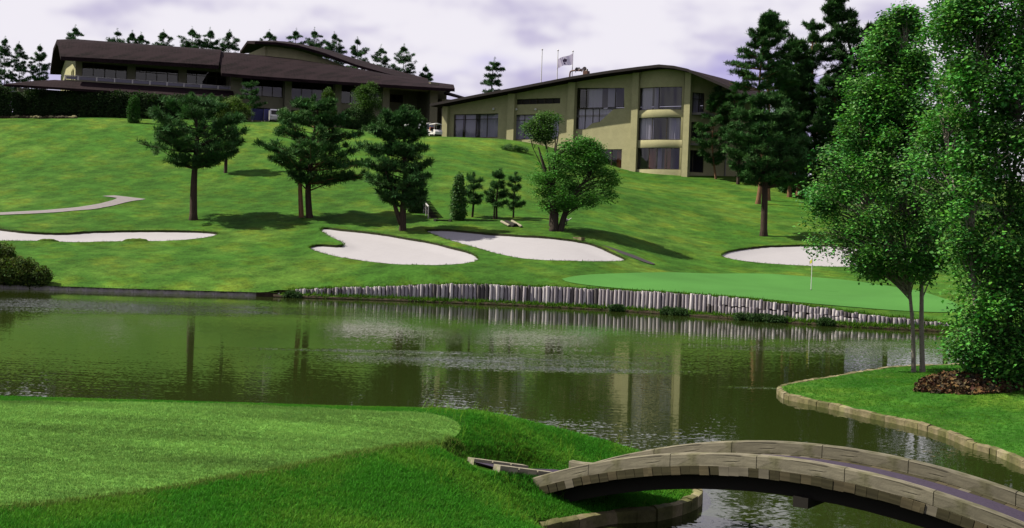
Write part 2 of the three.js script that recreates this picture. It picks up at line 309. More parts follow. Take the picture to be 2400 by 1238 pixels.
/* --------------------------------------------------------------- materials */
const K = 0.56;                                                // scale of the colour readings below
const C = (r, g, b) => new THREE.Color().setRGB(r * K, g * K, b * K);
const M = (r, g, b, o = {}) => new THREE.MeshPhysicalMaterial({ color: C(r, g, b), roughness: 0.9, specularIntensity: 0.3, side: THREE.DoubleSide, ...o });
const mat = {
  lawn: M(1, 1, 1, { map: grassTex, bumpMap: grassBump, bumpScale: 0.03, vertexColors: true, roughness: 1, specularIntensity: 0.08 }),
  green: M(0.74, 0.74, 0.74, { map: sandTex, vertexColors: true, roughness: 1, specularIntensity: 0.08 }),
  sand: M(0.36, 0.352, 0.382, { map: sandTex }),
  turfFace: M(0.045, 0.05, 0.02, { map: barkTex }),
  soil: M(0.05, 0.035, 0.022, { map: stoneTex, bumpMap: stoneBump, bumpScale: 0.05 }),
  bed: M(0.03, 0.035, 0.015),
  asphalt: M(0.24, 0.22, 0.23, { map: asphaltTex }),
  darkAsphalt: M(0.05, 0.045, 0.05, { map: asphaltTex }),
  runner: M(0.055, 0.042, 0.075, { map: asphaltTex, roughness: 0.95 }),
  stone: M(0.22, 0.19, 0.11, { map: stoneTex, bumpMap: stoneBump, bumpScale: 0.02 }),
  stoneMoss: M(0.14, 0.135, 0.06, { map: stoneTex, bumpMap: stoneBump, bumpScale: 0.02 }), stonePale: M(0.30, 0.265, 0.165, { map: stoneTex, bumpMap: stoneBump, bumpScale: 0.02 }),
  concrete: M(0.55, 0.52, 0.50, { map: stoneTex }),
  timber: M(0.23, 0.215, 0.165, { map: timberTex, bumpMap: timberTex, bumpScale: 0.01 }),
  timberB: M(0.175, 0.165, 0.125, { map: timberTex, bumpMap: timberTex, bumpScale: 0.01 }),
  timberEdge: M(0.34, 0.32, 0.25, { map: woodTex }),
  plank: M(0.10, 0.085, 0.05, { map: woodTex, bumpMap: woodTex, bumpScale: 0.008 }),
  plankDark: M(0.055, 0.05, 0.026, { map: woodTex, bumpMap: woodTex, bumpScale: 0.008 }),
  plankPale: M(0.18, 0.165, 0.13, { map: woodTex }),
  girder: M(0.018, 0.016, 0.014),
  logA: M(0.56, 0.52, 0.59, { map: woodTex }), logB: M(0.38, 0.35, 0.40, { map: woodTex }), logC: M(0.17, 0.155, 0.165, { map: woodTex }), logD: M(0.80, 0.76, 0.82, { map: woodTex }),
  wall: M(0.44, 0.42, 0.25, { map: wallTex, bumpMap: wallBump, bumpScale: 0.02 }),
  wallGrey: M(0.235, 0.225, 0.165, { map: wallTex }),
  roof: M(0.019, 0.0105, 0.0140, { map: shingleTex, roughness: 0.95, specularIntensity: 0.12 }),
  roofEdge: M(0.014, 0.010, 0.011, { roughness: 0.7 }),
  soffit: M(0.12, 0.11, 0.075, { map: wallTex }),
  frame: M(0.05, 0.042, 0.03, { roughness: 0.6 }),
  glass: new THREE.MeshPhysicalMaterial({ color: new THREE.Color().setRGB(0.86, 0.86, 0.92), roughness: 0.02, transmission: 1, thickness: 0, ior: 1.55, side: THREE.DoubleSide }),
  glassTint: new THREE.MeshPhysicalMaterial({ color: new THREE.Color().setRGB(0.30, 0.29, 0.38), roughness: 0.02, transmission: 1, thickness: 0, ior: 1.52, side: THREE.DoubleSide }),
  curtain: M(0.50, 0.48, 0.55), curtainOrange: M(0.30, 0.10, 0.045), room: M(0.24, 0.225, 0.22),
  white: M(0.75, 0.74, 0.76, { roughness: 0.5 }), metal: M(0.55, 0.53, 0.55, { roughness: 0.4, metalness: 0.4 }), black: M(0.02, 0.02, 0.022, { roughness: 0.6 }), blue: M(0.05, 0.05, 0.16), brown: M(0.12, 0.06, 0.045, { roughness: 0.6 }), orange: M(0.5, 0.14, 0.03), yellow: M(0.62, 0.60, 0.10),
  pineBark: M(0.085, 0.058, 0.045, { map: barkTex, bumpMap: barkTex, bumpScale: 0.03 }), redBark: M(0.27, 0.15, 0.08, { map: barkTex, bumpMap: barkTex, bumpScale: 0.02 }), bark: M(0.07, 0.055, 0.045, { map: barkTex, bumpMap: barkTex, bumpScale: 0.02 }), birch: M(0.34, 0.31, 0.29, { map: birchTex }),
  mulch: M(0.10, 0.062, 0.035, { map: stoneTex, bumpMap: stoneBump, bumpScale: 0.06 }),
};
const leafMat = (r, g, b, o = {}) => new THREE.MeshPhysicalMaterial({ color: C(r, g, b), roughness: 0.9, transmission: 0.3, thickness: 0, specularIntensity: 0.25, side: THREE.DoubleSide, ...o });
const leaf = { farPine: leafMat(0.060, 0.15, 0.052, { transmission: 0.15, specularIntensity: 0.15 }), pine: leafMat(0.052, 0.145, 0.036, { transmission: 0.2, roughness: 0.85, specularIntensity: 0.15 }), broad: leafMat(0.075, 0.28, 0.022, { clearcoat: 0.05, clearcoatRoughness: 0.4 }), birch: leafMat(0.085, 0.30, 0.034, { clearcoat: 0.2, clearcoatRoughness: 0.4 }), shrub: leafMat(0.06, 0.17, 0.025, { clearcoat: 0.2, clearcoatRoughness: 0.5 }), grass: leafMat(0.075, 0.25, 0.010, { transmission: 0.35, specularIntensity: 0.1 }) };

/* ================================================================= terrain */
const lawnColor = (x, z) => {
  const a = fbm(x * 0.13, z * 0.08, 4, 4), b = 0.6 * fbm(x * 0.45, z * 0.45, 9, 3) + 0.7 * fbm(x * 0.85, z * 0.28, 19, 4), c = fbm(x * 0.035, z * 0.05, 14, 3);
  const y = smooth(-0.12, 0.42, a + 0.5 * b + 0.25 * c), k = 1.0 + 0.5 * b + 0.34 * c;
  return [lerp(0.060, 0.106, y) * k, lerp(0.158, 0.194, y) * k, lerp(0.020, 0.028, y) * k];
};
const px2hill = (list) => list.map(([px, py]) => { const p = onHill(px, py); return [p.x, p.z]; });

/* sand bunkers, outlines */
const BUNKERS = [
  [[-40, 534], [0, 539], [60, 546], [150, 549], [210, 545], [300, 543], [400, 543], [480, 545], [512, 549], [500, 556], [450, 564], [380, 568], [250, 569], [170, 571], [100, 568], [0, 567], [-60, 566], [-90, 550]],
  [[757, 535], [790, 539], [850, 545], [905, 552], [950, 560], [1000, 568], [1050, 580], [1100, 593], [1122, 607], [1110, 617], [1070, 623], [1000, 625], [900, 621], [810, 609], [760, 598], [730, 588], [724, 581], [742, 576], [798, 578], [804, 574], [788, 565], [765, 553], [750, 543]],
  [[996, 541], [1040, 540], [1100, 545], [1200, 553], [1270, 557], [1350, 566], [1390, 575], [1430, 592], [1468, 611], [1440, 616], [1380, 616], [1300, 614], [1230, 610], [1180, 601], [1120, 585], [1070, 571], [1020, 554]],
  [[1690, 601], [1720, 588], [1780, 580], [1850, 577], [1900, 576], [2000, 580], [2080, 588], [2150, 600], [2190, 612], [2150, 625], [2050, 629], [1950, 628], [1850, 624], [1760, 617], [1710, 609]],
].map((l) => rounded(px2hill(l), 4));
const bunkerSDF = BUNKERS.map(polySDF);
const inAnyBunker = (x, z) => { let d = 1e9; for (const f of bunkerSDF) { const [a, b, c, e] = f.box; if (x > a - 3 && x < b + 3 && z > c - 3 && z < e + 3) d = Math.min(d, f(x, z)); } return d; };

/* hill with holes where the bunkers lie */
const shoreLine = [];
for (let px = -700; px < 640; px += 60) { const p = atH(px, interp(KERB_TOP, px), 0.26); shoreLine.push([p.x, p.z - 0.05]); }
for (let px = 650; px <= 2500; px += 30) { const { top } = wallStation(px); shoreLine.push([top.x, top.z - 0.10]); }
const first = shoreLine[0], last = shoreLine[shoreLine.length - 1];
const hillPoly = [[-900, first[1] - 20], ...shoreLine, [900, last[1] - 10], [900, -1400], [-900, -1400]];
const hillSDF = polySDF(hillPoly);
{
  const xs = steps([-900, -110, 25], [-110, -72, 2], [-72, 66, 0.55], [66, 110, 2], [110, 900, 25]);
  const zs = steps([-1400, -260, 40], [-260, -190, 3], [-190, -112, 1.0], [-112, -54, 0.5]);
  const region = (x, z) => Math.max(z > -96 ? hillSDF(x, z) : -5, -inAnyBunker(x, z));
  const g = sheet(xs, zs, region, (x, z) => { const d = inAnyBunker(x, z); return hillH(x, z) + (d < 1.6 ? 0.10 * smooth(1.6, 0.1, Math.abs(d)) : 0); }, lawnColor);
  structure('hillside_lawn', g, mat.lawn);
}
BUNKERS.forEach((poly, k) => {
  const f = bunkerSDF[k];
  const s = structure('sand_bunker', polySheet(poly, 0.45, (x, z) => hillH(x, z) - 0.20 * smooth(0.1, -1.2, f(x, z)) - 0.06 + 0.03 * fbm(x * 1.3, z * 1.3, 3, 3), null, 0.12), mat.sand);
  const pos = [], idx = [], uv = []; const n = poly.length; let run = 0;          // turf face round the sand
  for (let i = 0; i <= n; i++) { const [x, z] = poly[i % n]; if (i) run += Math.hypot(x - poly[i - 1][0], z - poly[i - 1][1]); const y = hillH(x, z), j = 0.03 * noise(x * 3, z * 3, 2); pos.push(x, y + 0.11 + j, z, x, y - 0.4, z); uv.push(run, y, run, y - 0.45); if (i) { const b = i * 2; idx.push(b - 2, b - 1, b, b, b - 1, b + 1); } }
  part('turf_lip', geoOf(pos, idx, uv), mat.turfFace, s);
});
/* grass tussocks standing in the left bunker */
/* putting green across the water */
const greenPoly = rounded(px2hill([[1315, 656], [1350, 648], [1450, 642], [1600, 640], [1750, 642], [1900, 650], [2020, 662], [2130, 679], [2210, 700], [2252, 722], [2240, 732], [2140, 731], [2000, 721], [1850, 708], [1700, 695], [1550, 684], [1420, 674], [1340, 664]]), 4);
structure('putting_green', polySheet(greenPoly, 0.6, (x, z) => hillH(x, z) + 0.035, (x, z) => { const k = 1 + 0.25 * fbm(x * 0.2, z * 0.2, 1, 3); return [0.090 * k, 0.268 * k, 0.060 * k]; }), mat.green);
/* paths */
structure('asphalt_path', polySheet(px2hill([[-60, 501], [0, 499], [100, 494], [180, 487], [230, 479], [262, 471], [276, 465], [235, 460], [270, 459], [345, 468], [310, 472], [265, 483], [215, 492], [130, 499], [0, 505], [-60, 506]]), 0.5, (x, z) => hillH(x, z) + 0.05), mat.asphalt);
structure('drain_channel', polySheet(px2hill([[1320, 556], [1345, 558], [1392, 571], [1440, 584], [1490, 601], [1538, 621], [1527, 622], [1478, 604], [1434, 588], [1388, 574], [1340, 560]]), 0.4, (x, z) => hillH(x, z) + 0.06), mat.darkAsphalt);

/* shelf of turf and soil between the log wall and the water */
{
  const rows = [[], [], [], []];
  for (let px = 640; px <= 2520; px += 8) {
    const { edge, foot } = wallStation(px), j = noise(px * 0.05, 3.3), j2 = noise(px * 0.021, 8.3);
    const back = foot.clone(); back.z -= 0.25;
    const lip = edge.clone().lerp(foot, 0.25 + 0.12 * j); lip.y = 0.16 + 0.06 * j2;
    const brim = edge.clone(); brim.z += 0.06 * j; brim.y = 0.06;
    const under = edge.clone(); under.z += 0.1; under.y = -0.9;
    rows[0].push(back); rows[1].push(lip); rows[2].push(brim); rows[3].push(under);
  }
  const strip = (a, b, m, name) => { const pos = [], idx = [], uv = [], col = []; a.forEach((p, i) => { const q = b[i]; pos.push(p.x, p.y, p.z, q.x, q.y, q.z); uv.push(p.x, p.y - p.z, q.x, q.y - q.z); for (const r of [p, q]) col.push(...lawnColor(r.x, r.z)); if (i) { const k = i * 2; idx.push(k - 2, k - 1, k, k, k - 1, k + 1); } }); return structure(name, geoOf(pos, idx, uv, col), m); };
  strip(rows[0], rows[1], mat.lawn, 'shore_shelf');
  strip(rows[1], rows[2], mat.soil, 'shore_soil');
  { const hi = [], lo = []; for (let px = 600; px <= 2520; px += 12) { const { top } = wallStation(px), k = atH(px, interp(KERB_TOP, px), 0.26), p = top.clone(); p.z -= 0.12; if (px < 650) { p.copy(k); p.z -= 0.04; } p.y = hillH(p.x, p.z) + 0.01; hi.push(p); const q = p.clone(); q.y = -0.9; lo.push(q); } strip(hi, lo, mat.soil, 'bank_soil'); }
  strip(rows[2], rows[3], mat.soil, 'shore_soil');
}
/* stone kerb on the left far shore */
{
  const g = thing('shore_kerb', 'low pale stone kerb along the far left shore of the pond', 'kerb', atH(300, interp(KERB_TOP, 300), 0));
  let k = 0;
  for (let px = -560; px < 655; px += 38, k++) {
    const a = atH(px, interp(KERB_TOP, px), 0.24), b = atH(px + 37.6, interp(KERB_TOP, px + 37.6), 0.24), L = a.distanceTo(b);
    const s = new THREE.BoxGeometry(L, 1.0, 0.28); const p = s.attributes.position; const r = rng(500 + k);
    for (let i = 0; i < p.count; i++) if (p.getZ(i) > 0 && p.getY(i) < 0) p.setZ(i, 0.06);
    const m = part('kerb_stone', s, mat.concrete, g);
    m.position.copy(a.add(b).multiplyScalar(0.5)).sub(g.position); m.position.y = -0.25 + 0.05 * r(); m.position.z += 0.03 * (r() - 0.5);
    const c = atH(px, interp(KERB_TOP, px), 0.24); m.rotation.y = -Math.atan2(b.z - c.z, b.x - c.x);
  }
}
/* log retaining wall */
{
  const g = thing('log_retaining_wall', 'retaining wall of upright weathered grey logs below the far putting green', 'retaining wall', wallStation(1400).foot);
  const mats = [mat.logA, mat.logB, mat.logC, mat.logD], geos = [0, 1, 2].map((s) => { const c = new THREE.CylinderGeometry(0.118, 0.125, 1, 9, 1); const p = c.attributes.position, uv = c.attributes.uv; for (let i = 0; i < p.count; i++) { if (p.getY(i) > 0.4) p.setY(i, p.getY(i) + 0.03 * Math.sin(i * 2.1 + s * 2)); uv.setXY(i, p.getY(i) + s * 0.4, uv.getX(i) * 0.7 + s * 0.3); } c.computeVertexNormals(); return c; });
  let px = 696, k = 0; const r = rng(99);
  while (px < 2222) {
    const { foot, top } = wallStation(px), H0 = top.y - foot.y, tiers = px > 1655 && H0 > 0.5 ? 2 : 1;
    const wdt = (tiers > 1 ? 0.66 : 0.80) + 0.26 * r(), set = 0.10 * (r() - 0.5);
    for (let q = 0; q < tiers; q++) {
      const cutAt = H0 * (0.42 + 0.16 * r()), low = q ? cutAt : -0.25, high = tiers > 1 && !q ? cutAt - 0.03 : H0 + 0.10 * (r() - 0.5), h = high - low;
      const pick = r(), m = part('log', geos[(k + q) % 3], mats[pick < 0.40 ? 0 : pick < 0.66 ? 1 : pick < 0.80 ? 2 : 3], g), wq = wdt * (0.94 + 0.12 * r());
      m.scale.set(wq, h, wq); m.position.copy(foot).sub(g.position); m.position.y += (low + high) / 2; m.position.z += set + (q ? -0.03 : 0.03);
      m.rotation.set(0.03 * (r() - 0.5), r() * 6, 0.07 * (r() - 0.5));
    }
    px += 0.25 * wdt * F / -foot.z * (1.0 + 0.12 * r()); k++;
  }
}

/* near bank: tee and rough */
const teePoly = rounded([[-300, 1210], [0, 1187], [200, 1166], [400, 1139], [600, 1108], [800, 1072], [950, 1040], [1040, 1018], [1078, 1002], [1070, 990], [1000, 978], [900, 969], [750, 958], [600, 951], [450, 946], [200, 942], [0, 941], [-300, 941], [-700, 950], [-700, 1200]].map(([px, py]) => { const p = atH(px, py, 1.3); return [p.x, p.z]; }), 3);
const teeSDF = polySDF(teePoly);
const nearPoly = [[-300, 60], [-300, -35], [-1, -35], [1.4, -30], ...noseLine, [0.8, -18], [4.2, -14], [6.2, -10], [12.5, 2.5], [40, 60]];
const nearSDF = polySDF(nearPoly);
const roughColor = (x, z) => { const a = fbm(x * 0.5, z * 0.5, 4, 4), b = fbm(x * 2.2, z * 2.2, 2, 3), y = smooth(-0.1, 0.5, a + 0.4 * b), k = 1 + 0.3 * b; return [lerp(0.030, 0.055, y) * k, lerp(0.11, 0.125, y) * k, 0.007 * k]; };
structure('near_bank', sheet(steps([-300, -40, 20], [-40, -12, 1.5], [-12, 5.2, 0.2], [5.2, 40, 2]), steps([-35, -12, 0.2], [-12, 4, 1], [4, 60, 8]), (x, z) => Math.max(nearSDF(x, z), -(teeSDF(x, z) + 0.12)), nearH, roughColor), mat.lawn);
structure('tee_lawn', polySheet(teePoly, 0.25, (x, z) => nearH(x, z) + 0.008, (x, z) => { const s = fbm(x * 0.22 + z * 0.15, z * 1.1 - x * 0.12, 3, 4), b = fbm(x * 1.4, z * 1.4, 7, 3), k = 1 + 0.7 * s + 0.3 * b; return [0.15 * k, 0.34 * k, 0.06 * k]; }), mat.green);

/* nose of the near bank under the bridge, edged with stone */
/* peninsula on the right */
const penFront = [[1829, 906], [1834, 916], [1850, 924], [1896, 934], [1970, 949], [2044, 966], [2110, 980], [2170, 994], [2229, 1012], [2284, 1035], [2340, 1051], [2400, 1077], [2500, 1125], [2620, 1200]].map(([px, py]) => { const p = atH(px, py, 0.17); return [p.x, p.z]; });
const penBack = [[2900, 838], [2600, 842], [2400, 848], [2250, 853], [2150, 856], [2080, 861], [2020, 870], [1950, 882], [1880, 893], [1845, 899]].map(([px, py]) => { const p = atH(px, py, 0.17); return [p.x, p.z]; });
const penPoly = [...penFront, [8.2, -19.2], [7.9, -16.6], [8, -13.5], [10, -9], [14, 0], [60, 40], [90, -30], ...penBack];
const penSDF = polySDF(penPoly);
const MOUND = atH(2300, 912, 0.55);
const penH = (x, z) => { const d = -penSDF(x, z); return 0.15 + 0.40 * smooth(0, 6, d) + 0.03 * fbm(x * 0.8, z * 0.8, 5, 3) + 0.34 * Math.exp(-((x - MOUND.x) ** 2 / 2.4 + (z - MOUND.z) ** 2 / 1.4)) + 0.35 * smooth(2.5, 0, Math.hypot(x - 8.9, z + 15.2)); };
structure('peninsula_lawn', sheet(steps([4, 22, 0.22], [22, 90, 4]), steps([-56, -14, 0.25], [-14, 40, 4]), penSDF, penH, (x, z) => { const c = lawnColor(x * 2.3, z * 2.3); return [c[0] * 0.86, c[1] * 1.02, c[2] * 0.95]; }), mat.lawn);
/* stone edging: separate stones laid along a line */
function edging(name, label, line, seed, size, top, group) {
  const g = thing(name, label, 'stone edging', V3(line[0][0], 0, line[0][1]), 0, group), r = rng(seed);
  const c = new THREE.CatmullRomCurve3(line.map(([x, z]) => V3(x, 0, z)), false, 'centripetal'), L = c.getLength();
  let s = 0;
  while (s < L - 0.05) {
    const len = Math.min(size * (0.7 + 0.7 * r()), L - s), p = c.getPointAt(clamp((s + len / 2) / L)), t = c.getTangentAt(clamp((s + len / 2) / L));
    const b = new THREE.BoxGeometry(len * 0.985, 0.85, 0.2, 3, 3, 2), q = b.attributes.position, uv = b.attributes.uv;
    for (let i = 0; i < q.count; i++) { const x = q.getX(i), y = q.getY(i), z = q.getZ(i), e = 0.03; q.setXYZ(i, x + e * noise(x * 5 + s, y * 5, z * 5) * 0.3, y + (y > 0.4 ? 0.035 * noise(x * 3 + s * 2, z * 6, 1) - (Math.abs(z) > 0.09 ? 0.035 : 0) : 0), z + e * noise(x * 4 + s, y * 4, 7)); uv.setXY(i, x + s, y + z); }
    b.computeVertexNormals();
    const m = part('stone', b, [mat.stone, mat.stone, mat.stoneMoss, mat.stonePale][(r() * 4) | 0], g);
    m.position.set(p.x, top - 0.425 + 0.04 * (r() - 0.5), p.z).sub(g.position); m.rotation.y = -Math.atan2(t.z, t.x) + 0.05 * (r() - 0.5);
    s += len;
  }
  return g;
}
edging('stone_edging', 'pale mossy stone edging around the grassy peninsula on the right', [...penBack.slice(3).map((p) => p), ...penFront], 31, 0.42, 0.185);
edging('stone_edging', 'short curved stone edging of the bank beneath the arched footbridge', noseLine, 77, 0.34, 0.24);

/* pond */
structure('pond_bed', (() => { const g = new THREE.PlaneGeometry(2600, 2600, 1, 1); g.rotateX(-Math.PI / 2); g.translate(0, -1.4, -100); return g; })(), mat.bed);
{
  const n = 2048, SX = 120, SZ = 80, X0 = -66, Z0 = -90, d = new Uint8Array(n * n * 4), r = rng(2024);
  const waves = (count, l0, l1, spread, dir) => { const out = []; for (let i = 0; i < count; i++) { const l = l0 * Math.pow(l1 / l0, r()), a = dir + (r() - 0.5) * spread, k = 2 * Math.PI / l; out.push([Math.cos(a) * k, Math.sin(a) * k, r() * 6.28]); } return out; };
  const A = waves(13, 0.22, 0.75, 1.5, Math.PI / 2), B = waves(9, 0.8, 3.5, 1.2, Math.PI / 2);
  // gusts that roughen the water: [x, z, half width in x, half width in z, strength], read off the photograph's pale streaks
  const gust = [];
  const G = (px, py, wx, wz, s, tilt = 0) => { const p = atH(px, py, 0); gust.push([p.x, p.z, wx, wz, s, tilt]); };
  G(100, 716, 11, 4.0, 1.0); G(380, 722, 8, 3.0, 0.8); G(620, 722, 7, 4, 0.3); G(1130, 846, 5.0, 1.1, 1.1, -0.12); G(880, 824, 4.2, 0.5, 0.7, -0.12); G(1330, 866, 3.4, 0.7, 0.9, -0.1); G(1450, 838, 3, 0.5, 0.3, -0.1); G(1250, 990, 2.2, 0.6, 0.12); G(1750, 1240, 2.5, 2.6, 0.09); G(1660, 1030, 2.4, 0.5, 0.15); G(1770, 909, 0.8, 0.25, 0.6); G(1900, 820, 9, 1.2, 0.12); G(2200, 1060, 1.2, 1.2, 0.4);
  for (let j = 0; j < n; j++) {
    const z = Z0 + SZ * (1 - (j + 0.5) / n);
    for (let i = 0; i < n; i++) {
      const x = X0 + SX * (i + 0.5) / n, k = (j * n + i) * 4;
      let m = 0;
      for (const [gx, gz, wx, wz, s, tilt] of gust) { const ax = (x - gx) / wx, az = (z - gz + tilt * -(x - gx)) / wz, q = ax * ax + az * az; if (q < 6) m += s * Math.exp(-q); }
      let mm = 0.03;
      if (m > 0.02) { const b = noise(x * 0.16, z * 1.9, 3.3) + 0.5 * noise(x * 0.5, z * 5.5, 6.1); m *= clamp(0.8 + 0.8 * b, 0.05, 1.5); mm += 0.3 * m; }
      let sx = 0, sz = 0;
      if (mm > 0.045) for (const [kx, kz, f] of A) { const c = Math.cos(kx * x + kz * z + f), l = 1 / Math.hypot(kx, kz); sx += kx * c * l; sz += kz * c * l; }
      else for (let q = 0; q < 5; q++) { const [kx, kz, f] = A[q], c = 1.5 * Math.cos(kx * x + kz * z + f), l = 1 / Math.hypot(kx, kz); sx += kx * c * l; sz += kz * c * l; }
      sx *= 0.040 * mm; sz *= 0.040 * mm;
      for (const [kx, kz, f] of B) { const c = Math.cos(kx * x + kz * z + f), l = 0.0006 / Math.hypot(kx, kz); sx += kx * c * l; sz += kz * c * l; }
      const g1 = r() + r() + r() - 1.5, g2 = r() + r() + r() - 1.5;          // cat's-paw ripples too fine for the waves above, crests along the shore
      sz += g1 * (0.017 + 0.30 * m); sx += g2 * (0.003 + 0.05 * m);
      const il = 1 / Math.hypot(sx, 1, sz);                         // tangent x, bitangent -z
      d[k] = (-sx * il * 0.5 + 0.5) * 255; d[k + 1] = (sz * il * 0.5 + 0.5) * 255; d[k + 2] = (il * 0.5 + 0.5) * 255; d[k + 3] = 255;
    }
  }
  const t = new THREE.DataTexture(d, n, n); t.magFilter = THREE.LinearFilter; t.minFilter = THREE.LinearMipmapLinearFilter; t.generateMipmaps = true;
  t.wrapS = t.wrapT = THREE.MirroredRepeatWrapping;
  t.repeat.set(1 / SX, 1 / SZ); t.offset.set(-X0 / SX, (Z0 + SZ) / SZ); t.needsUpdate = true;
  const water = new THREE.MeshPhysicalMaterial({ color: C(0.020, 0.030, 0.006), roughness: 0.03, ior: 1.333, normalMap: t, side: THREE.DoubleSide });
  const pos = [], uv = [], idx = [], xs = steps([-220, 160, 20]), zs = steps([-130, 10, 10]);
  zs.forEach((z) => xs.forEach((x) => { pos.push(x, 0, z); uv.push(x, -z); }));
  for (let j = 0; j < zs.length - 1; j++) for (let i = 0; i < xs.length - 1; i++) { const a = j * xs.length + i; idx.push(a, a + xs.length, a + 1, a + 1, a + xs.length, a + xs.length + 1); }
  structure('pond_water', geoOf(pos, idx, uv), water);
}

/* ============================================================ vegetation kit */
function pineTuft(seed, blades = 22, len = 0.42, w = 0.05) {
  const r = rng(seed), pos = [], idx = [];
  for (let i = 0; i < blades; i++) {
    const a = r() * 6.283, e = lerp(-0.3, 1.0, Math.pow(r(), 0.9)), d = V3(Math.cos(a) * Math.cos(e), Math.sin(e), Math.sin(a) * Math.cos(e)), s = V3(-Math.sin(a), 0.3 * (r() - 0.5), Math.cos(a)).multiplyScalar(w * (0.7 + 0.6 * r())), L = len * (0.6 + 0.5 * r()), o = V3((r() - 0.5) * 0.22, (r() - 0.5) * 0.08, (r() - 0.5) * 0.22);
    const b = pos.length / 3, m = d.clone().multiplyScalar(L * 0.5).add(o), t = d.clone().multiplyScalar(L).add(o);
    pos.push(o.x, o.y, o.z, m.x + s.x, m.y + s.y, m.z + s.z, t.x, t.y, t.z, m.x - s.x, m.y - s.y, m.z - s.z);
    idx.push(b, b + 1, b + 2, b, b + 2, b + 3);
  }
  return geoOf(pos, idx);
}
function leafSpray(seed, leaves = 12, size = 0.1, spread = 0.34, droop = 0.3) {
  const r = rng(seed), pos = [], idx = [];
  for (let i = 0; i < leaves; i++) {
    const c = V3(r() - 0.5, r() - 0.5, r() - 0.5).multiplyScalar(2 * spread), a = r() * 6.283;
    const d = V3(Math.cos(a), -droop + 0.9 * (r() - 0.5), Math.sin(a)).normalize(), n = V3(0.9 * (r() - 0.5), 1, 0.9 * (r() - 0.5)).normalize(), s = d.clone().cross(n).normalize(), L = size * (0.75 + 0.5 * r()), w = L * 0.38;
    const fold = s.clone().cross(d).multiplyScalar(w * 0.35), b = pos.length / 3;
    const base = c, tip = c.clone().addScaledVector(d, L), q = c.clone().addScaledVector(d, L * 0.45), l = q.clone().addScaledVector(s, w).add(fold), k = q.clone().addScaledVector(s, -w).add(fold);
    for (const p of [base, l, tip, k]) pos.push(p.x, p.y, p.z);
    idx.push(b, b + 1, b + 2, b, b + 2, b + 3);
  }
  return geoOf(pos, idx);
}
const tuftGeo = pineTuft(1, 26, 0.52, 0.032), tuftFar = pineTuft(2, 22, 0.72, 0.05);
const sprayGeo = leafSpray(3, 14, 0.15, 0.34), birchSpray = leafSpray(4, 12, 0.108, 0.27, 0.5), shrubSpray = leafSpray(5, 14, 0.16, 0.22), fineSpray = leafSpray(6, 14, 0.075, 0.14);
const _m = new THREE.Matrix4(), _q = new THREE.Quaternion(), _e = new THREE.Euler(), _s = V3(1, 1, 1);
/* cloud of clumps: items [x, y, z, scale, lean, tone]; tone tints the leaf, as young and old leaves differ */
function foliage(name, geo, material, items, seed, parent, tint = [0.25, 0.16, 0.2]) {
  const im = new THREE.InstancedMesh(geo, material, items.length), r = rng(seed), c = new THREE.Color();
  im.name = name; im.castShadow = im.receiveShadow = true;
  items.forEach(([x, y, z, s, lean = 0.25], i) => {
    _e.set((r() - 0.5) * 2 * lean, r() * 6.283, (r() - 0.5) * 2 * lean); _q.setFromEuler(_e); _s.set(s, s * (0.85 + 0.3 * r()), s);
    im.setMatrixAt(i, _m.compose(V3(x, y, z), _q, _s));
    const k = r() - 0.5, b = r() - 0.5; im.setColorAt(i, c.setRGB(clamp(0.86 + tint[0] * (k + b), 0.2, 1.4), clamp(0.9 + tint[1] * (b * 2), 0.3, 1.4), clamp(0.85 + tint[2] * (b - k), 0.2, 1.4)));
  });
  im.userData.kind = 'stuff'; parent.add(im); return im;
}
/* rows: [photo row, left, right] outline of a crown at the trunk's distance */
function crownRows(rows, depth, base) { return rows.map(([py, l, r]) => { const a = at(l, py, depth), b = at(r, py, depth); return { y: (a.y + b.y) / 2 - base.y, x: (a.x + b.x) / 2 - base.x, w: (b.x - a.x) / 2 }; }).sort((p, q) => p.y - q.y); }
function rowAt(rows, y) { let i = 1; while (i < rows.length - 1 && rows[i].y < y) i++; const a = rows[i - 1], b = rows[i], t = clamp((y - a.y) / (b.y - a.y || 1e-6)); return { x: lerp(a.x, b.x, t), w: lerp(a.w, b.w, t) }; }
function trunkPath(points, depth, base) { return points.map(([px, py, dz = 0]) => { const p = at(px, py, depth); p.z += dz; return p.sub(base); }); }
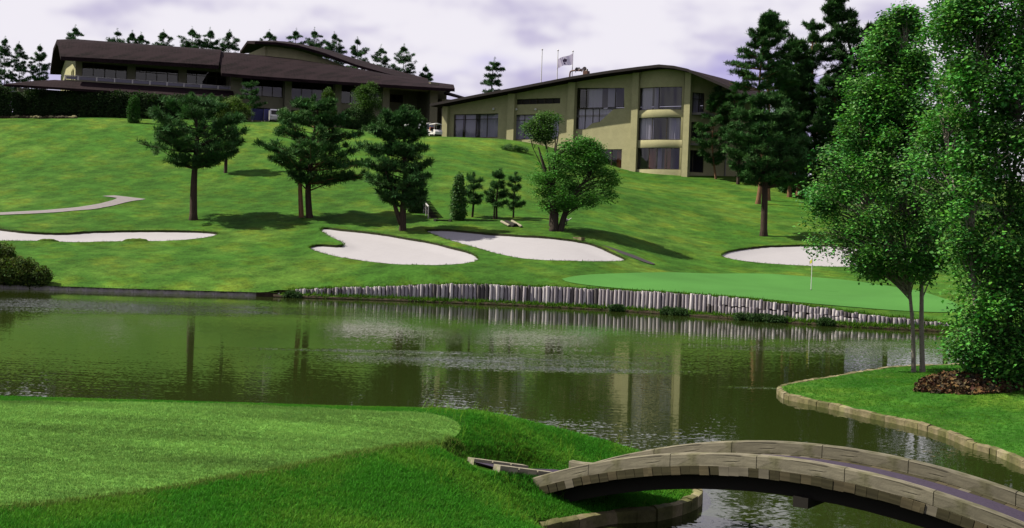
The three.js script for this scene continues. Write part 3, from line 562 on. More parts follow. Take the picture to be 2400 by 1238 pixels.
/* a conifer: trunk, limbs and pads of needles */
function pine(o) {
  const r = rng(o.seed), base = o.base || onHill(o.foot[0], o.foot[1]), depth = -base.z, t = thing('pine_tree', o.label, 'tree', base, 0, o.group);
  const rows = crownRows(o.rows, depth, base), y0 = rows[0].y, y1 = rows[rows.length - 1].y;
  const path = o.trunk ? trunkPath(o.trunk, depth, base) : [V3(0, 0, 0), V3(rowAt(rows, lerp(y0, y1, 0.4)).x * 0.6, lerp(0, y1, 0.5), 0), V3(rowAt(rows, y1).x, y1 * 0.97, 0)];
  path[0].set(0, -0.35, 0);
  const tp = curve(path, o.far ? 8 : 18), R = o.radius || 0.2;
  part('trunk', tube(tp, tp.map((_, i) => R * (i ? 1 : 1.35) * lerp(1, 0.22, i / (tp.length - 1))), o.far ? 5 : 9), o.barkMat || mat.pineBark, t);
  const trunkAt = (y) => { let best = tp[0]; for (const p of tp) if (Math.abs(p.y - y) < Math.abs(best.y - y)) best = p; return best; };
  if (o.second) { const sp = curve(trunkPath(o.second, depth, base), 12); part('trunk', tube(sp, sp.map((_, i) => R * 0.75 * lerp(1, 0.25, i / 12)), 8), o.barkMat2 || mat.pineBark, t); }
  const items = [], limbs = [], pads = o.pads || 40, per = o.per || 34, size = o.size || 1;
  const ds = o.depthScale || 0.9;
  const H0 = y1 - y0, boughs = Math.round(pads * 1.25), layers = o.layers || Math.max(4, Math.round(H0 / (o.far ? 0.9 : 1.15)));
  for (let i = 0; i < boughs; i++) {                               // boughs reach out to the crown's outline and carry flat fans of tufts
    const f0 = (i + r() * 0.8) / boughs, f = clamp((Math.floor(f0 * layers) + 0.5 + 0.55 * (r() - 0.5)) / layers), y = lerp(y0, y1, f), row = rowAt(rows, y), a = i * 2.4 + r() * 1.5, reach = row.w * lerp(0.5, 1.06, Math.pow(r(), 0.55));
    const en = V3(row.x + Math.cos(a) * reach, y + 0.03 * H0 * (r() - 0.4), Math.sin(a) * reach * ds), st = trunkAt(y - reach * lerp(0.05, 0.35, r()) - 0.02 * H0).clone();
    const mid = st.clone().lerp(en, 0.5); mid.y += 0.06 * reach * (r() - 0.75); mid.x += 0.08 * reach * (r() - 0.5); mid.z += 0.08 * reach * (r() - 0.5);
    const bc = new THREE.CatmullRomCurve3([st, mid, en]), len = st.distanceTo(en);
    if (!o.far || i % 4 === 0) { const lp = bc.getPoints(5), lr = Math.max(0.018, R * 0.26 * (1 - 0.65 * f)); limbs.push(tube(lp, lp.map((_, k) => lr * lerp(1, 0.25, k / 5)), 5, false)); }
    const n = Math.max(5, Math.round(per * (0.35 + 0.65 * len / (row.w * 1.2 + 0.3)) * 0.72)), side = V3(-Math.sin(a), 0, Math.cos(a)), fan = len * lerp(0.16, 0.30, r()), lift = (o.flat || 0.3) * 0.9;
    for (let k = 0; k < n; k++) {
      const t = 1 - 0.68 * Math.pow(r(), 1.25), p = bc.getPoint(t), w = (r() - 0.5) * 2 * fan * (0.35 + 0.75 * Math.sin(Math.min(1, (1.08 - t) * 2.2) * 1.57));
      p.addScaledVector(side, w); p.y += lift * 0.7 * fan * (r() - 0.3) - 0.08 * Math.abs(w) + 0.08 * t * t; p.x += 0.18 * (r() - 0.5); p.z += 0.18 * (r() - 0.5);
      items.push([p.x, p.y, p.z, (0.62 + 0.6 * r()) * size, 0.55]);
    }
  }
  if (limbs.length) tag(part('branches', merge(limbs), o.barkMat2 || o.barkMat || mat.pineBark, t), null, null, null, 'stuff');
  if (o.tip !== false) for (let k = 0; k < (o.far ? 4 : 12); k++) items.push([rowAt(rows, y1).x + 0.2 * (r() - 0.5), y1 + (o.far ? 0.2 * k : 0.5 * (r() - 0.5)), 0.2 * (r() - 0.5), (o.far ? 0.5 : 0.7) * size, 0.4]);
  foliage('crown', o.far ? tuftFar : tuftGeo, o.far ? leaf.farPine : leaf.pine, items, o.seed + 7, t, [0.3, 0.24, 0.22]);
  return t;
}
/* a broadleaved tree: one or more stems, branches and leafy clumps */
function broadleaf(o) {
  const r = rng(o.seed), base = o.base || onHill(o.foot[0], o.foot[1]), depth = -base.z, t = thing(o.name || 'broadleaf_tree', o.label, 'tree', base, 0, o.group);
  const rows = crownRows(o.rows, depth, base), y0 = rows[0].y, y1 = rows[rows.length - 1].y, stems = [];
  for (const [pts, R, R1] of o.stems) { const p = trunkPath(pts, depth, base); if (p[0].y < 0.7) p[0].y = -0.2; const c = curve(p, 16); stems.push(c); part('trunk', tube(c, c.map((_, i) => lerp(R, R1 ?? R * 0.25, i / 16) * (i ? 1 : 1.2)), 9), o.barkMat || mat.bark, t); }
  const items = [], limbs = [], pads = o.pads || 60, per = o.per || 26, size = o.size || 1, ds = o.depthScale || 0.8;
  for (let i = 0; i < pads; i++) {
    const y = lerp(y0, y1, clamp((i + r()) / pads)), row = rowAt(rows, y), a = r() * 6.283;
    const pr = Math.max(0.25, Math.min(o.clump || 0.9, row.w * 0.5) * lerp(0.6, 1.15, r())), rad = Math.max(0, row.w - pr * 0.35) * Math.pow(r(), 0.42) * (r() < 0.12 ? 1.14 : 1);
    const cx = row.x + Math.cos(a) * rad, cz = Math.sin(a) * rad * ds, ph = pr * (o.flat || 0.7);
    let st = null, bd = 1e9; const wantY = y - 0.6 - rad * 0.35;
    for (const c of stems) for (const p of c) { const d = Math.abs(p.y - wantY) * 1.2 + Math.hypot(p.x - cx, p.z - cz); if (d < bd) { bd = d; st = p; } }
    const en = V3(cx, y, cz), mid = st.clone().lerp(en, 0.5); mid.y += 0.08 * st.distanceTo(en);
    const lp = curve([st, mid, en], 4), lr = 0.012 + 0.008 * st.distanceTo(en); limbs.push(tube(lp, lp.map((_, k) => lr * lerp(1, 0.3, k / 4)), 5, false));
    for (let k = 0; k < per; k++) { const v = V3(r() - 0.5, r() - 0.5, r() - 0.5); v.normalize().multiplyScalar(Math.pow(r(), 0.45)); const X = cx + v.x * pr, Y = y + v.y * ph, Z = cz + v.z * pr; if (o.gaps !== undefined && noise(X * 0.75 + o.seed, Y * 0.85, Z * 0.75) + 0.4 * noise(X * 1.9, Y * 1.9, Z * 1.9) < o.gaps) continue; items.push([X, Y, Z, (0.75 + 0.5 * r()) * size, 0.5]); }
  }
  tag(part('branches', merge(limbs), o.barkMat || mat.bark, t), null, null, null, 'stuff');
  foliage('crown', o.geo || sprayGeo, o.leafMat || leaf.broad, items, o.seed + 3, t, o.tint);
  return t;
}
/* a clipped or natural shrub: dark twigs inside, leaves over an uneven body; lobes [x, y, z, rx, ry, rz] about the base */
function shrub(name, label, base, lobes, o = {}) {
  const r = rng(o.seed || 1), t = thing(name, label, 'shrub', base, 0, o.group), items = [], stems = [];
  for (const [x, y, z, rx, ry, rz] of lobes) {
    const n = Math.round((o.density || 75) * (rx * ry + ry * rz + rx * rz) * 1.3);
    for (let i = 0; i < n; i++) { const v = V3(r() - 0.5, r() - 0.5, r() - 0.5).normalize(), q = (o.boxy ? 1 / Math.pow(Math.abs(v.x) ** 6 + Math.abs(v.y) ** 6 + Math.abs(v.z) ** 6, 1 / 6) : 1) * (0.72 + 0.3 * r() + 0.10 * noise(v.x * 3 + x, v.y * 3, v.z * 3 + y)); const py = y + v.y * ry * q; if (py < 0.02) continue; items.push([x + v.x * rx * q, py, z + v.z * rz * q, (0.7 + 0.5 * r()) * (o.size || 1), 1]); }
    for (let k = 0; k < 3; k++) { const en = V3(x + (r() - 0.5) * rx, y + ry * 0.5, z + (r() - 0.5) * rz); stems.push(tube([V3(x * 0.7, -0.15, z * 0.7), en.clone().multiplyScalar(0.5).setY(en.y * 0.45), en], [0.05, 0.035, 0.015], 5, false)); }
  }
  tag(part('stems', merge(stems), mat.bark, t), null, null, null, 'stuff');
  foliage('foliage', o.geo || shrubSpray, o.leafMat || leaf.shrub, items, (o.seed || 1) + 5, t, o.tint);
  return t;
}
const mpp = (depth) => depth / F;                              // metres to one photograph pixel at a distance

/* ==================================================================== trees */
pine({ seed: 101, foot: [453, 515], radius: 0.34, trunk: [[453, 515], [454, 430], [458, 370], [462, 310], [455, 250]], pads: 46, per: 40, size: 1.0,
  rows: [[225, 380, 520], [245, 365, 545], [262, 340, 570], [280, 318, 572], [305, 330, 580], [330, 345, 580], [348, 328, 578], [368, 370, 545], [388, 405, 520]], label: 'broad dark pine on a bare trunk above the long left bunker' });
pine({ seed: 102, foot: [528, 405], radius: 0.2, trunk: [[528, 405], [530, 360], [531, 320], [533, 290]], pads: 20, per: 30,
  rows: [[272, 500, 570], [300, 490, 582], [330, 480, 582], [352, 490, 575], [368, 505, 560]], label: 'smaller pine half hidden behind the broad bare trunked pine' });
pine({ seed: 103, foot: [726, 510], radius: 0.30, barkMat2: mat.redBark, trunk: [[726, 510], [722, 440], [730, 370], [735, 320], [745, 260]], second: [[708, 510, 0.4], [705, 430, 0.4], [706, 350, 0.2], [690, 300, 0]], pads: 62, per: 38,
  rows: [[232, 700, 770], [250, 685, 800], [275, 660, 830], [305, 640, 845], [335, 615, 860], [355, 612, 862], [385, 630, 862], [410, 655, 860], [432, 770, 835]], label: 'wide spreading pine with two slender trunks standing close together' });
pine({ seed: 104, foot: [944, 540], radius: 0.30, trunk: [[944, 540], [945, 480], [950, 420], [948, 350], [945, 280]], second: [[940, 525, 0], [928, 490, 0.1], [915, 440, 0.3], [905, 400, 0.4]], pads: 62, per: 38,
  rows: [[258, 925, 965], [280, 885, 985], [305, 855, 995], [335, 840, 1005], [365, 838, 1020], [395, 845, 1012], [420, 860, 1036], [440, 850, 1040], [458, 880, 1020], [478, 895, 985]], label: 'dark pine with a forked trunk on the mound between two bunkers' });
/* young trees near the steps */
shrub('columnar_yew', 'narrow upright yellow tinged evergreen left of the three young pines', onHill(1073, 515), (() => { const m = mpp(108); return [[0, 22 * m, 0, 17 * m, 26 * m, 17 * m], [0, 55 * m, 0, 14 * m, 26 * m, 14 * m], [0, 82 * m, 0, 9 * m, 22 * m, 9 * m]]; })(), { seed: 12, size: 0.9, density: 150, tint: [0.7, 0.3, 0.2] });
pine({ seed: 105, foot: [1106, 509], radius: 0.09, second: [[1108, 508], [1112, 470], [1115, 450]], rows: [[412, 1095, 1125], [430, 1090, 1133], [450, 1086, 1138], [472, 1085, 1140], [485, 1112, 1140]], pads: 14, per: 24, size: 0.7, flat: 0.35, label: 'young pine between the narrow evergreen and its taller neighbour' });
pine({ seed: 106, foot: [1164, 514], radius: 0.11, second: [[1158, 514], [1158, 470], [1150, 440]], rows: [[402, 1162, 1182], [425, 1148, 1185], [450, 1138, 1190], [470, 1138, 1190], [488, 1142, 1188]], pads: 18, per: 26, size: 0.7, flat: 0.35, label: 'tallest of the three young pines, in the middle of them' });
pine({ seed: 107, foot: [1203, 510], radius: 0.09, rows: [[412, 1198, 1220], [435, 1190, 1224], [455, 1190, 1220], [478, 1188, 1232], [490, 1192, 1230]], pads: 13, per: 24, size: 0.7, flat: 0.35, label: 'young pine nearest to the bushy deciduous tree' });
broadleaf({ seed: 201, name: 'deciduous_tree', foot: [1302, 541], label: 'bushy bright green deciduous tree standing before the two storey facade',
  stems: [[[[1298, 541], [1300, 500], [1290, 440], [1275, 390], [1262, 345]], 0.38, 0.05], [[[1312, 541], [1325, 500], [1345, 450], [1380, 420]], 0.30, 0.05], [[[1300, 520], [1298, 440], [1300, 370], [1310, 310]], 0.22, 0.03]],
  rows: [[326, 1325, 1380], [345, 1305, 1415], [362, 1300, 1425], [380, 1258, 1428], [400, 1250, 1440], [425, 1246, 1452], [448, 1252, 1456], [462, 1256, 1440], [478, 1262, 1380], [494, 1275, 1350]], gaps: -0.16, pads: 150, per: 23, clump: 0.8, size: 1.0, flat: 0.38, depthScale: 0.75, geo: sprayGeo, tint: [0.4, 0.3, 0.3] });
broadleaf({ seed: 202, name: 'deciduous_sapling', foot: [1288, 530], label: 'airy light green sapling with bare lower limbs before the wide windows',
  stems: [[[[1290, 530], [1292, 440], [1285, 370], [1275, 320], [1268, 290]], 0.12, 0.03], [[[1288, 440], [1265, 380], [1248, 345]], 0.07, 0.02], [[[1292, 400], [1300, 350], [1305, 300]], 0.07, 0.02]],
  rows: [[268, 1262, 1300], [282, 1238, 1318], [300, 1232, 1322], [318, 1238, 1305], [330, 1255, 1290]], pads: 30, per: 20, clump: 0.55, size: 0.9, leafMat: leafMat(0.09, 0.22, 0.03), depthScale: 0.7 });

/* pine wood on the right */
const wood = 'pines of the wood on the right';
pine({ seed: 111, foot: [1790, 553], radius: 0.33, trunk: [[1790, 553], [1793, 450], [1795, 380], [1800, 300], [1800, 240]], pads: 84, per: 40, label: 'front pine of the right wood, dark trunk beside the right bunker', group: wood,
  rows: [[225, 1775, 1830], [255, 1735, 1860], [290, 1715, 1880], [330, 1700, 1895], [370, 1700, 1900], [400, 1710, 1895], [428, 1730, 1880]] });
pine({ seed: 112, foot: [1776, 478], radius: 0.28, barkMat: mat.redBark, trunk: [[1776, 478], [1786, 400], [1783, 300], [1780, 200], [1790, 90]], pads: 44, per: 40, flat: 0.24, label: 'tall layered red trunked pine at the left edge of the right wood', group: wood,
  rows: [[35, 1790, 1815], [60, 1768, 1838], [85, 1745, 1850], [110, 1738, 1845], [135, 1690, 1840], [150, 1685, 1840], [172, 1710, 1830], [188, 1680, 1825], [210, 1700, 1800]] });
pine({ seed: 113, foot: [1800, 470], radius: 0.28, barkMat: mat.redBark, trunk: [[1800, 470], [1801, 380], [1803, 280], [1800, 180], [1805, 60]], pads: 34, per: 38, label: 'tall pine with a straight orange trunk against the sky', group: wood,
  rows: [[30, 1795, 1815], [55, 1785, 1850], [85, 1775, 1858], [120, 1765, 1850], [165, 1790, 1880], [210, 1800, 1880]] });
pine({ seed: 114, foot: [1918, 455], radius: 0.3, barkMat: mat.redBark, trunk: [[1918, 455], [1912, 350], [1906, 250], [1904, 150], [1905, 70]], pads: 84, per: 44, label: 'tall dense pine with bare orange middle trunk inside the wood', group: wood,
  rows: [[52, 1885, 1925], [75, 1875, 1950], [110, 1872, 1975], [150, 1860, 1985], [200, 1850, 1990], [250, 1855, 1990], [300, 1862, 1990], [350, 1870, 1990], [400, 1870, 1980]] });
pine({ seed: 115, foot: [1985, 462], radius: 0.36, pads: 117, per: 50, size: 1.15, label: 'tallest pine of the right wood, its top leaving the frame', group: wood,
  rows: [[-14, 1935, 1990], [15, 1922, 1995], [40, 1930, 2010], [70, 1940, 2050], [100, 1930, 2075], [150, 1950, 2085], [210, 1950, 2095], [280, 1950, 2100], [350, 1950, 2090], [420, 1960, 2080]] });
pine({ seed: 116, foot: [1679, 420], radius: 0.16, trunk: [[1679, 420], [1672, 370], [1670, 320], [1680, 260]], pads: 40, per: 34, barkMat: mat.redBark, label: 'slim pine before the right corner of the olive building', group: wood,
  rows: [[205, 1672, 1705], [230, 1650, 1720], [260, 1642, 1730], [300, 1625, 1725], [335, 1622, 1715], [365, 1640, 1705], [388, 1655, 1695]] });
pine({ seed: 117, foot: [2090, 470], radius: 0.3, pads: 84, per: 46, size: 1.2, label: 'pine behind the birch crowns at the right of the wood', group: wood,
  rows: [[55, 2040, 2070], [100, 2020, 2110], [180, 2000, 2150], [260, 2010, 2170], [340, 2020, 2180], [430, 2040, 2160]] });
pine({ seed: 118, foot: [1850, 462], radius: 0.26, barkMat: mat.redBark, pads: 84, per: 42, size: 1.1, label: 'low crowned pine in the shade at the heart of the wood', group: wood,
  rows: [[190, 1820, 1880], [230, 1800, 1900], [280, 1790, 1910], [330, 1790, 1915], [380, 1800, 1920], [425, 1820, 1910]] });
pine({ seed: 119, base: onHill(1730, 432), radius: 0.22, pads: 36, per: 36, label: 'pine behind the slim one, beside the olive building', group: wood,
  rows: [[215, 1700, 1740], [250, 1690, 1765], [300, 1690, 1770], [350, 1695, 1770], [400, 1710, 1760]] });
pine({ seed: 120, foot: [2230, 480], radius: 0.3, pads: 50, per: 44, size: 1.3, label: 'rightmost pine, seen through gaps in the birch leaves', group: wood,
  rows: [[150, 2220, 2260], [220, 2190, 2300], [320, 2180, 2320], [430, 2200, 2300]] });
pine({ seed: 121, foot: [1872, 458], radius: 0.28, barkMat: mat.redBark, pads: 84, per: 42, size: 1.1, label: 'pine rising between the two tall ones of the wood', group: wood,
  rows: [[95, 1850, 1880], [130, 1825, 1905], [180, 1815, 1915], [230, 1815, 1925], [290, 1820, 1930]] });
pine({ seed: 122, foot: [1955, 470], radius: 0.28, barkMat: mat.redBark, pads: 89, per: 44, size: 1.15, label: 'dark lower pine under the tallest one of the wood', group: wood,
  rows: [[180, 1930, 1980], [230, 1905, 2010], [290, 1895, 2020], [350, 1890, 2030], [420, 1900, 2020]] });
for (const [k, px, py, w, h, l] of [[0, 1862, 452, 38, 40, 'dark undergrowth shrub at the foot of the front pines'], [1, 1940, 462, 45, 55, 'dark undergrowth shrub deeper in the right wood'], [2, 1758, 428, 26, 40, 'dark shrub behind the leaning trunks by the building corner']]) {
  const b = onHill(px, py), m = mpp(-b.z); shrub('wood_shrub', l, b, [[0, h * m * 0.5, 0, w * m, h * m * 0.6, w * m]], { seed: 300 + k, size: 1.5, density: 34, leafMat: leaf.pine });
}
/* skyline pines behind the buildings */
const sky = 'pines on the skyline behind the buildings';
[[12, 232, [[100, 4, 18], [125, -6, 26], [150, -12, 30], [180, -14, 34], [205, -8, 28]], 'leftmost skyline pine at the left edge of the picture'],
 [45, 232, [[112, 38, 50], [130, 30, 62], [155, 24, 68], [180, 22, 70], [200, 28, 62]], 'second skyline pine from the left, full layered crown'],
 [92, 232, [[118, 88, 98], [138, 76, 108], [160, 70, 116], [178, 76, 112], [192, 80, 106]], 'skyline pine just left of the long roof'],
 [176, 225, [[74, 172, 182], [84, 162, 190], [98, 158, 196]], 'small pine top above the left end of the long roof'],
 [273, 225, [[82, 268, 282], [92, 256, 294], [104, 252, 298]], 'round pine top above the long roof, left of the narrow tops'],
 [310, 228, [[86, 306, 314], [96, 303, 318], [108, 300, 322]], 'narrow pine top, thinner of the two above the long roof'],
 [330, 228, [[90, 324, 336], [98, 318, 342], [110, 316, 346]], 'low narrow pine top beside the thinner one'],
 [382, 224, [[84, 376, 390], [94, 364, 402], [106, 356, 408]], 'broad pine top above the middle of the long roof'],
 [450, 222, [[78, 440, 462], [88, 420, 476], [102, 424, 482], [114, 428, 480]], 'wide tufted pine top left of the raised roof'],
 [492, 222, [[80, 486, 500], [92, 476, 510], [112, 474, 514]], 'pointed pine top right of the wide tufted one'],
 [535, 224, [[84, 528, 546], [94, 514, 556], [114, 510, 558]], 'pine top standing next to the raised roof gable'],
 [630, 230, [[84, 622, 640], [92, 616, 646], [100, 612, 650]], 'tiny pine top over the peak of the raised roof'],
 [692, 226, [[82, 680, 706], [92, 674, 716], [110, 672, 722]], 'pine top above the raised roof, leftmost of its right slope'],
 [736, 224, [[80, 726, 748], [92, 720, 758], [118, 716, 766]], 'tall pine top above the upper right slope of the raised roof'],
 [783, 222, [[90, 772, 796], [102, 764, 808], [132, 760, 818]], 'dense pine top above the middle of the sloping raised roof'],
 [838, 220, [[102, 826, 850], [116, 818, 864], [148, 816, 868]], 'double tipped pine top halfway down the raised roof'],
 [893, 218, [[120, 882, 904], [134, 872, 914], [162, 870, 920]], 'pine top left of the last tall one beyond the roof'],
 [945, 216, [[118, 932, 962], [132, 920, 972], [160, 916, 974], [182, 920, 968]], 'tall bushy pine at the low right end of the long roof'],
 [996, 216, [[166, 990, 1004], [176, 982, 1008], [190, 982, 1008]], 'tiny pine top at the tip of the long roof'],
].forEach(([px, depth, rows, label], i) => {
  const p = at(px, rows[rows.length - 1][0], depth), base = V3(p.x, hillH(p.x, p.z), p.z);
  const low = rows[rows.length - 1], tip = rows[0]; rows.forEach((q, k) => { if (k) { q[1] -= 4; q[2] += 4; } else { const m = (q[1] + q[2]) / 2; q[1] = m - 4; q[2] = m + 4; } }); rows.unshift([tip[0] - 7, (tip[1] + tip[2]) / 2 - 1.5, (tip[1] + tip[2]) / 2 + 1.5]); rows.push([low[0] + 55, low[1] - 2, low[2] + 2]);
  pine({ seed: 400 + i, base, rows, label, group: sky, far: true, radius: 0.16, pads: 44 + (rows.length - 5) * 9, per: 22, size: 0.7, flat: 0.4, padMin: 0.3, padMax: 0.55 });
});
{
  const p = at(1155, 220, 212), base = V3(p.x, hillH(p.x, p.z), p.z);
  pine({ seed: 440, base, far: true, radius: 0.2, trunk: [[1153, 230], [1153, 200], [1155, 170], [1158, 150]], rows: [[144, 1150, 1168], [158, 1142, 1182], [172, 1132, 1178], [190, 1128, 1172], [205, 1128, 1178], [222, 1134, 1172]], pads: 26, per: 20, size: 0.8, flat: 0.3, label: 'lone sculpted pine rising behind the low end of the olive roof' });
}
/* birches on the peninsula */
broadleaf({ seed: 501, name: 'birch_tree', base: (() => { const p = atH(2152, 858, 0.45); p.y = penH(p.x, p.z); return p; })(), label: 'slender birch with two pale stems on the tip of the peninsula', barkMat: mat.birch,
  stems: [[[[2143, 858], [2140, 780], [2134, 700], [2128, 620], [2110, 480], [2090, 300]], 0.085, 0.02], [[[2164, 858], [2160, 760], [2160, 660], [2150, 520], [2130, 320], [2120, 120]], 0.10, 0.02], [[[2140, 740], [2130, 690], [2120, 640], [2060, 520]], 0.05, 0.015], [[[2150, 560], [2090, 440], [2020, 330]], 0.05, 0.012]],
  rows: [[28, 2092, 2135], [60, 2062, 2160], [110, 2030, 2172], [165, 1998, 2185], [220, 1985, 2215], [290, 1985, 2260], [345, 1930, 2285], [410, 1895, 2300], [480, 1882, 2300], [540, 1900, 2290], [585, 1915, 2265], [615, 1960, 2225], [640, 2010, 2190]], gaps: -0.06, pads: 440, per: 29, clump: 0.62, size: 1, geo: birchSpray, leafMat: leaf.birch, depthScale: 0.75, tint: [0.7, 0.5, 0.4] });
broadleaf({ seed: 502, name: 'birch_tree', base: (() => { const p = atH(2325, 900, 0.75); p.y = penH(p.x, p.z); return p; })(), label: 'big many stemmed birch clump at the right edge of the picture', barkMat: mat.birch,
  stems: [[[[2308, 898], [2300, 800], [2286, 680], [2278, 580], [2282, 400], [2290, 150], [2300, -100]], 0.15, 0.02], [[[2322, 900], [2318, 800], [2335, 660], [2355, 540], [2380, 380], [2390, 100]], 0.14, 0.02], [[[2345, 902], [2360, 780], [2390, 620], [2430, 420], [2450, 150]], 0.15, 0.02], [[[2365, 902], [2400, 760], [2470, 600]], 0.1, 0.02], [[[2335, 905], [2330, 780], [2310, 640], [2250, 480], [2215, 330]], 0.07, 0.015]],
  rows: [[-110, 2260, 2420], [-50, 2225, 2480], [20, 2200, 2530], [90, 2188, 2560], [160, 2182, 2590], [220, 2170, 2600], [290, 2140, 2610], [380, 2130, 2620], [460, 2150, 2620], [530, 2185, 2620], [590, 2230, 2610], [640, 2270, 2600], [690, 2245, 2580], [740, 2222, 2560], [790, 2225, 2540], [840, 2245, 2510], [875, 2280, 2480]], gaps: -0.08, pads: 640, per: 29, clump: 0.66, size: 1, geo: birchSpray, leafMat: leaf.birch, depthScale: 0.7, tint: [0.7, 0.5, 0.4] });
{
  const c = V3(MOUND.x - 0.3, 0, MOUND.z), ring = Array.from({ length: 40 }, (_, i) => { const a = i / 40 * 6.2832, k = 1 + 0.22 * noise(Math.cos(a) * 2, Math.sin(a) * 2, 4); return [c.x + Math.cos(a) * 1.75 * k, c.z + Math.sin(a) * 1.3 * k]; });
  const f = polySDF(ring), g = polySheet(ring, 0.06, (x, z) => penH(x, z) - 0.01 + 0.16 * smooth(0, -0.5, f(x, z)) + 0.10 * fbm(x * 5, z * 5, 3, 3) * smooth(0, -0.3, f(x, z))), t = thing('mulch_mound', 'brown mulch mound at the foot of the big birch clump', 'mulch mound', V3(c.x, penH(c.x, c.z), c.z));
  part('mulch', g.translate(-t.position.x, -t.position.y, -t.position.z), mat.mulch, t);
  const r = rng(6), chips = []; for (let i = 0; i < 2600; i++) { const a = r() * 6.2832, q = Math.sqrt(r()), x = c.x + Math.cos(a) * 1.75 * q, z = c.z + Math.sin(a) * 1.3 * q, d = f(x, z); if (d > -0.02) continue; chips.push([x - t.position.x, penH(x, z) + 0.16 * smooth(0, -0.5, d) + 0.01 - t.position.y, z - t.position.z, 0.6 + 0.9 * r(), 1.2]); }
  foliage('bark_chips', leafSpray(61, 6, 0.11, 0.06, 0), M(0.12, 0.075, 0.042), chips, 62, t, [0.6, 0.5, 0.5]);
}

/* ================================================================ buildings */
/* a vertical facade: origin, angle; p(px, py, off) gives local coordinates on the plane off metres in front of it */
function facade(px, py, depth, deg) {
  const O = at(px, py, depth), a = deg * Math.PI / 180, u = V3(Math.cos(a), 0, -Math.sin(a)), n = V3(Math.sin(a), 0, Math.cos(a));
  return { O, a, p(x, y, off = 0) { const d = sight(x, y), P0 = O.clone().addScaledVector(n, off), t = P0.sub(camera.position).dot(n) / d.dot(n), P = d.multiplyScalar(t).add(camera.position).sub(O); return V3(P.dot(u), P.y, off); }, world(v) { return O.clone().addScaledVector(u, v.x).addScaledVector(n, v.z).setY(O.y + v.y); } };
}
function wallShape(outline, holes, thick, z) {
  const s = new THREE.Shape(outline.map(([x, y]) => new THREE.Vector2(x, y)));
  for (const h of holes) s.holes.push(new THREE.Path(h.map(([x, y]) => new THREE.Vector2(x, y))));
  const g = new THREE.ExtrudeGeometry(s, { depth: thick, bevelEnabled: false }); g.translate(0, 0, z - thick); return g;
}
function rectOf(pl, x0, y0, x1, y1, off = 0) { const a = pl.p(x0, y0, off), b = pl.p(x1, y1, off), c = pl.p(x0, y1, off), d = pl.p(x1, y0, off); return { x0: (a.x + c.x) / 2, x1: (b.x + d.x) / 2, y1: (a.y + d.y) / 2, y0: (b.y + c.y) / 2 }; }
const hole = (r) => [[r.x0, r.y0], [r.x1, r.y0], [r.x1, r.y1], [r.x0, r.y1]];
/* window part: frame bars, panes, optional curtains */
function windowIn(parent, r, z, cols, rows, o = {}) {
  const w = new THREE.Group(); w.name = 'window'; parent.add(w);
  const bars = [], t = o.bar || 0.09, d = 0.1, W2 = r.x1 - r.x0, H2 = r.y1 - r.y0, zf = (x) => z + (o.bulge ? o.bulge(x) : 0);
  const xs = [0, ...cols, 1].map((f) => r.x0 + W2 * f), ys = [0, ...rows, 1].map((f) => r.y0 + H2 * f);
  xs.forEach((x, i) => { const c = i === 0 ? x + t / 2 : i === xs.length - 1 ? x - t / 2 : x; bars.push(box(c - t / 2, c + t / 2, r.y0, r.y1, zf(c) - d / 2, zf(c) + d / 2)); });
  for (let k = 0; k < ys.length; k++) for (let i = 0; i < xs.length - 1; i++) {
    const y = k === 0 ? ys[k] + t / 2 : k === ys.length - 1 ? ys[k] - t / 2 : ys[k], a = xs[i], b = xs[i + 1], n = o.bulge ? 5 : 1;
    for (let q = 0; q < n; q++) { const p0 = lerp(a, b, q / n), p1 = lerp(a, b, (q + 1) / n), m = (p0 + p1) / 2; bars.push(box(p0, p1, y - t / 2, y + t / 2, zf(m) - d / 2 + 0.004, zf(m) + d / 2 - 0.004)); }
  }
  part('frame', merge(bars), o.frameMat || mat.frame, w);
  for (let k = 0; k < ys.length - 1; k++) for (let i = 0; i < xs.length - 1; i++) {
    const n = o.bulge ? 6 : 1, pos = [], idx = [], uv = [];
    for (let q = 0; q <= n; q++) { const x = lerp(xs[i], xs[i + 1], q / n); pos.push(x, ys[k], zf(x) - 0.02, x, ys[k + 1], zf(x) - 0.02); uv.push(x, ys[k], x, ys[k + 1]); if (q) { const b = q * 2; idx.push(b - 2, b, b - 1, b, b + 1, b - 1); } }
    part('pane', geoOf(pos, idx, uv), o.glass || mat.glass, w);
  }
  for (const [f0, f1, m] of o.curtains || []) {
    const pos = [], idx = [], uv = [], n = 40;
    for (let q = 0; q <= n; q++) { const x = lerp(r.x0, r.x1, lerp(f0, f1, q / n)), zz = z - 0.45 + 0.07 * Math.sin(q * 1.9) + 0.04 * Math.sin(q * 0.7 + f0 * 9) + (o.bulge ? o.bulge(x) : 0); pos.push(x, r.y0 - 0.1, zz, x, r.y1 + 0.1, zz); uv.push(x, 0, x, 1); if (q) { const b = q * 2; idx.push(b - 2, b, b - 1, b, b + 1, b - 1); } }
    part('curtain', geoOf(pos, idx, uv), m || mat.curtain, w);
  }
  return w;
}

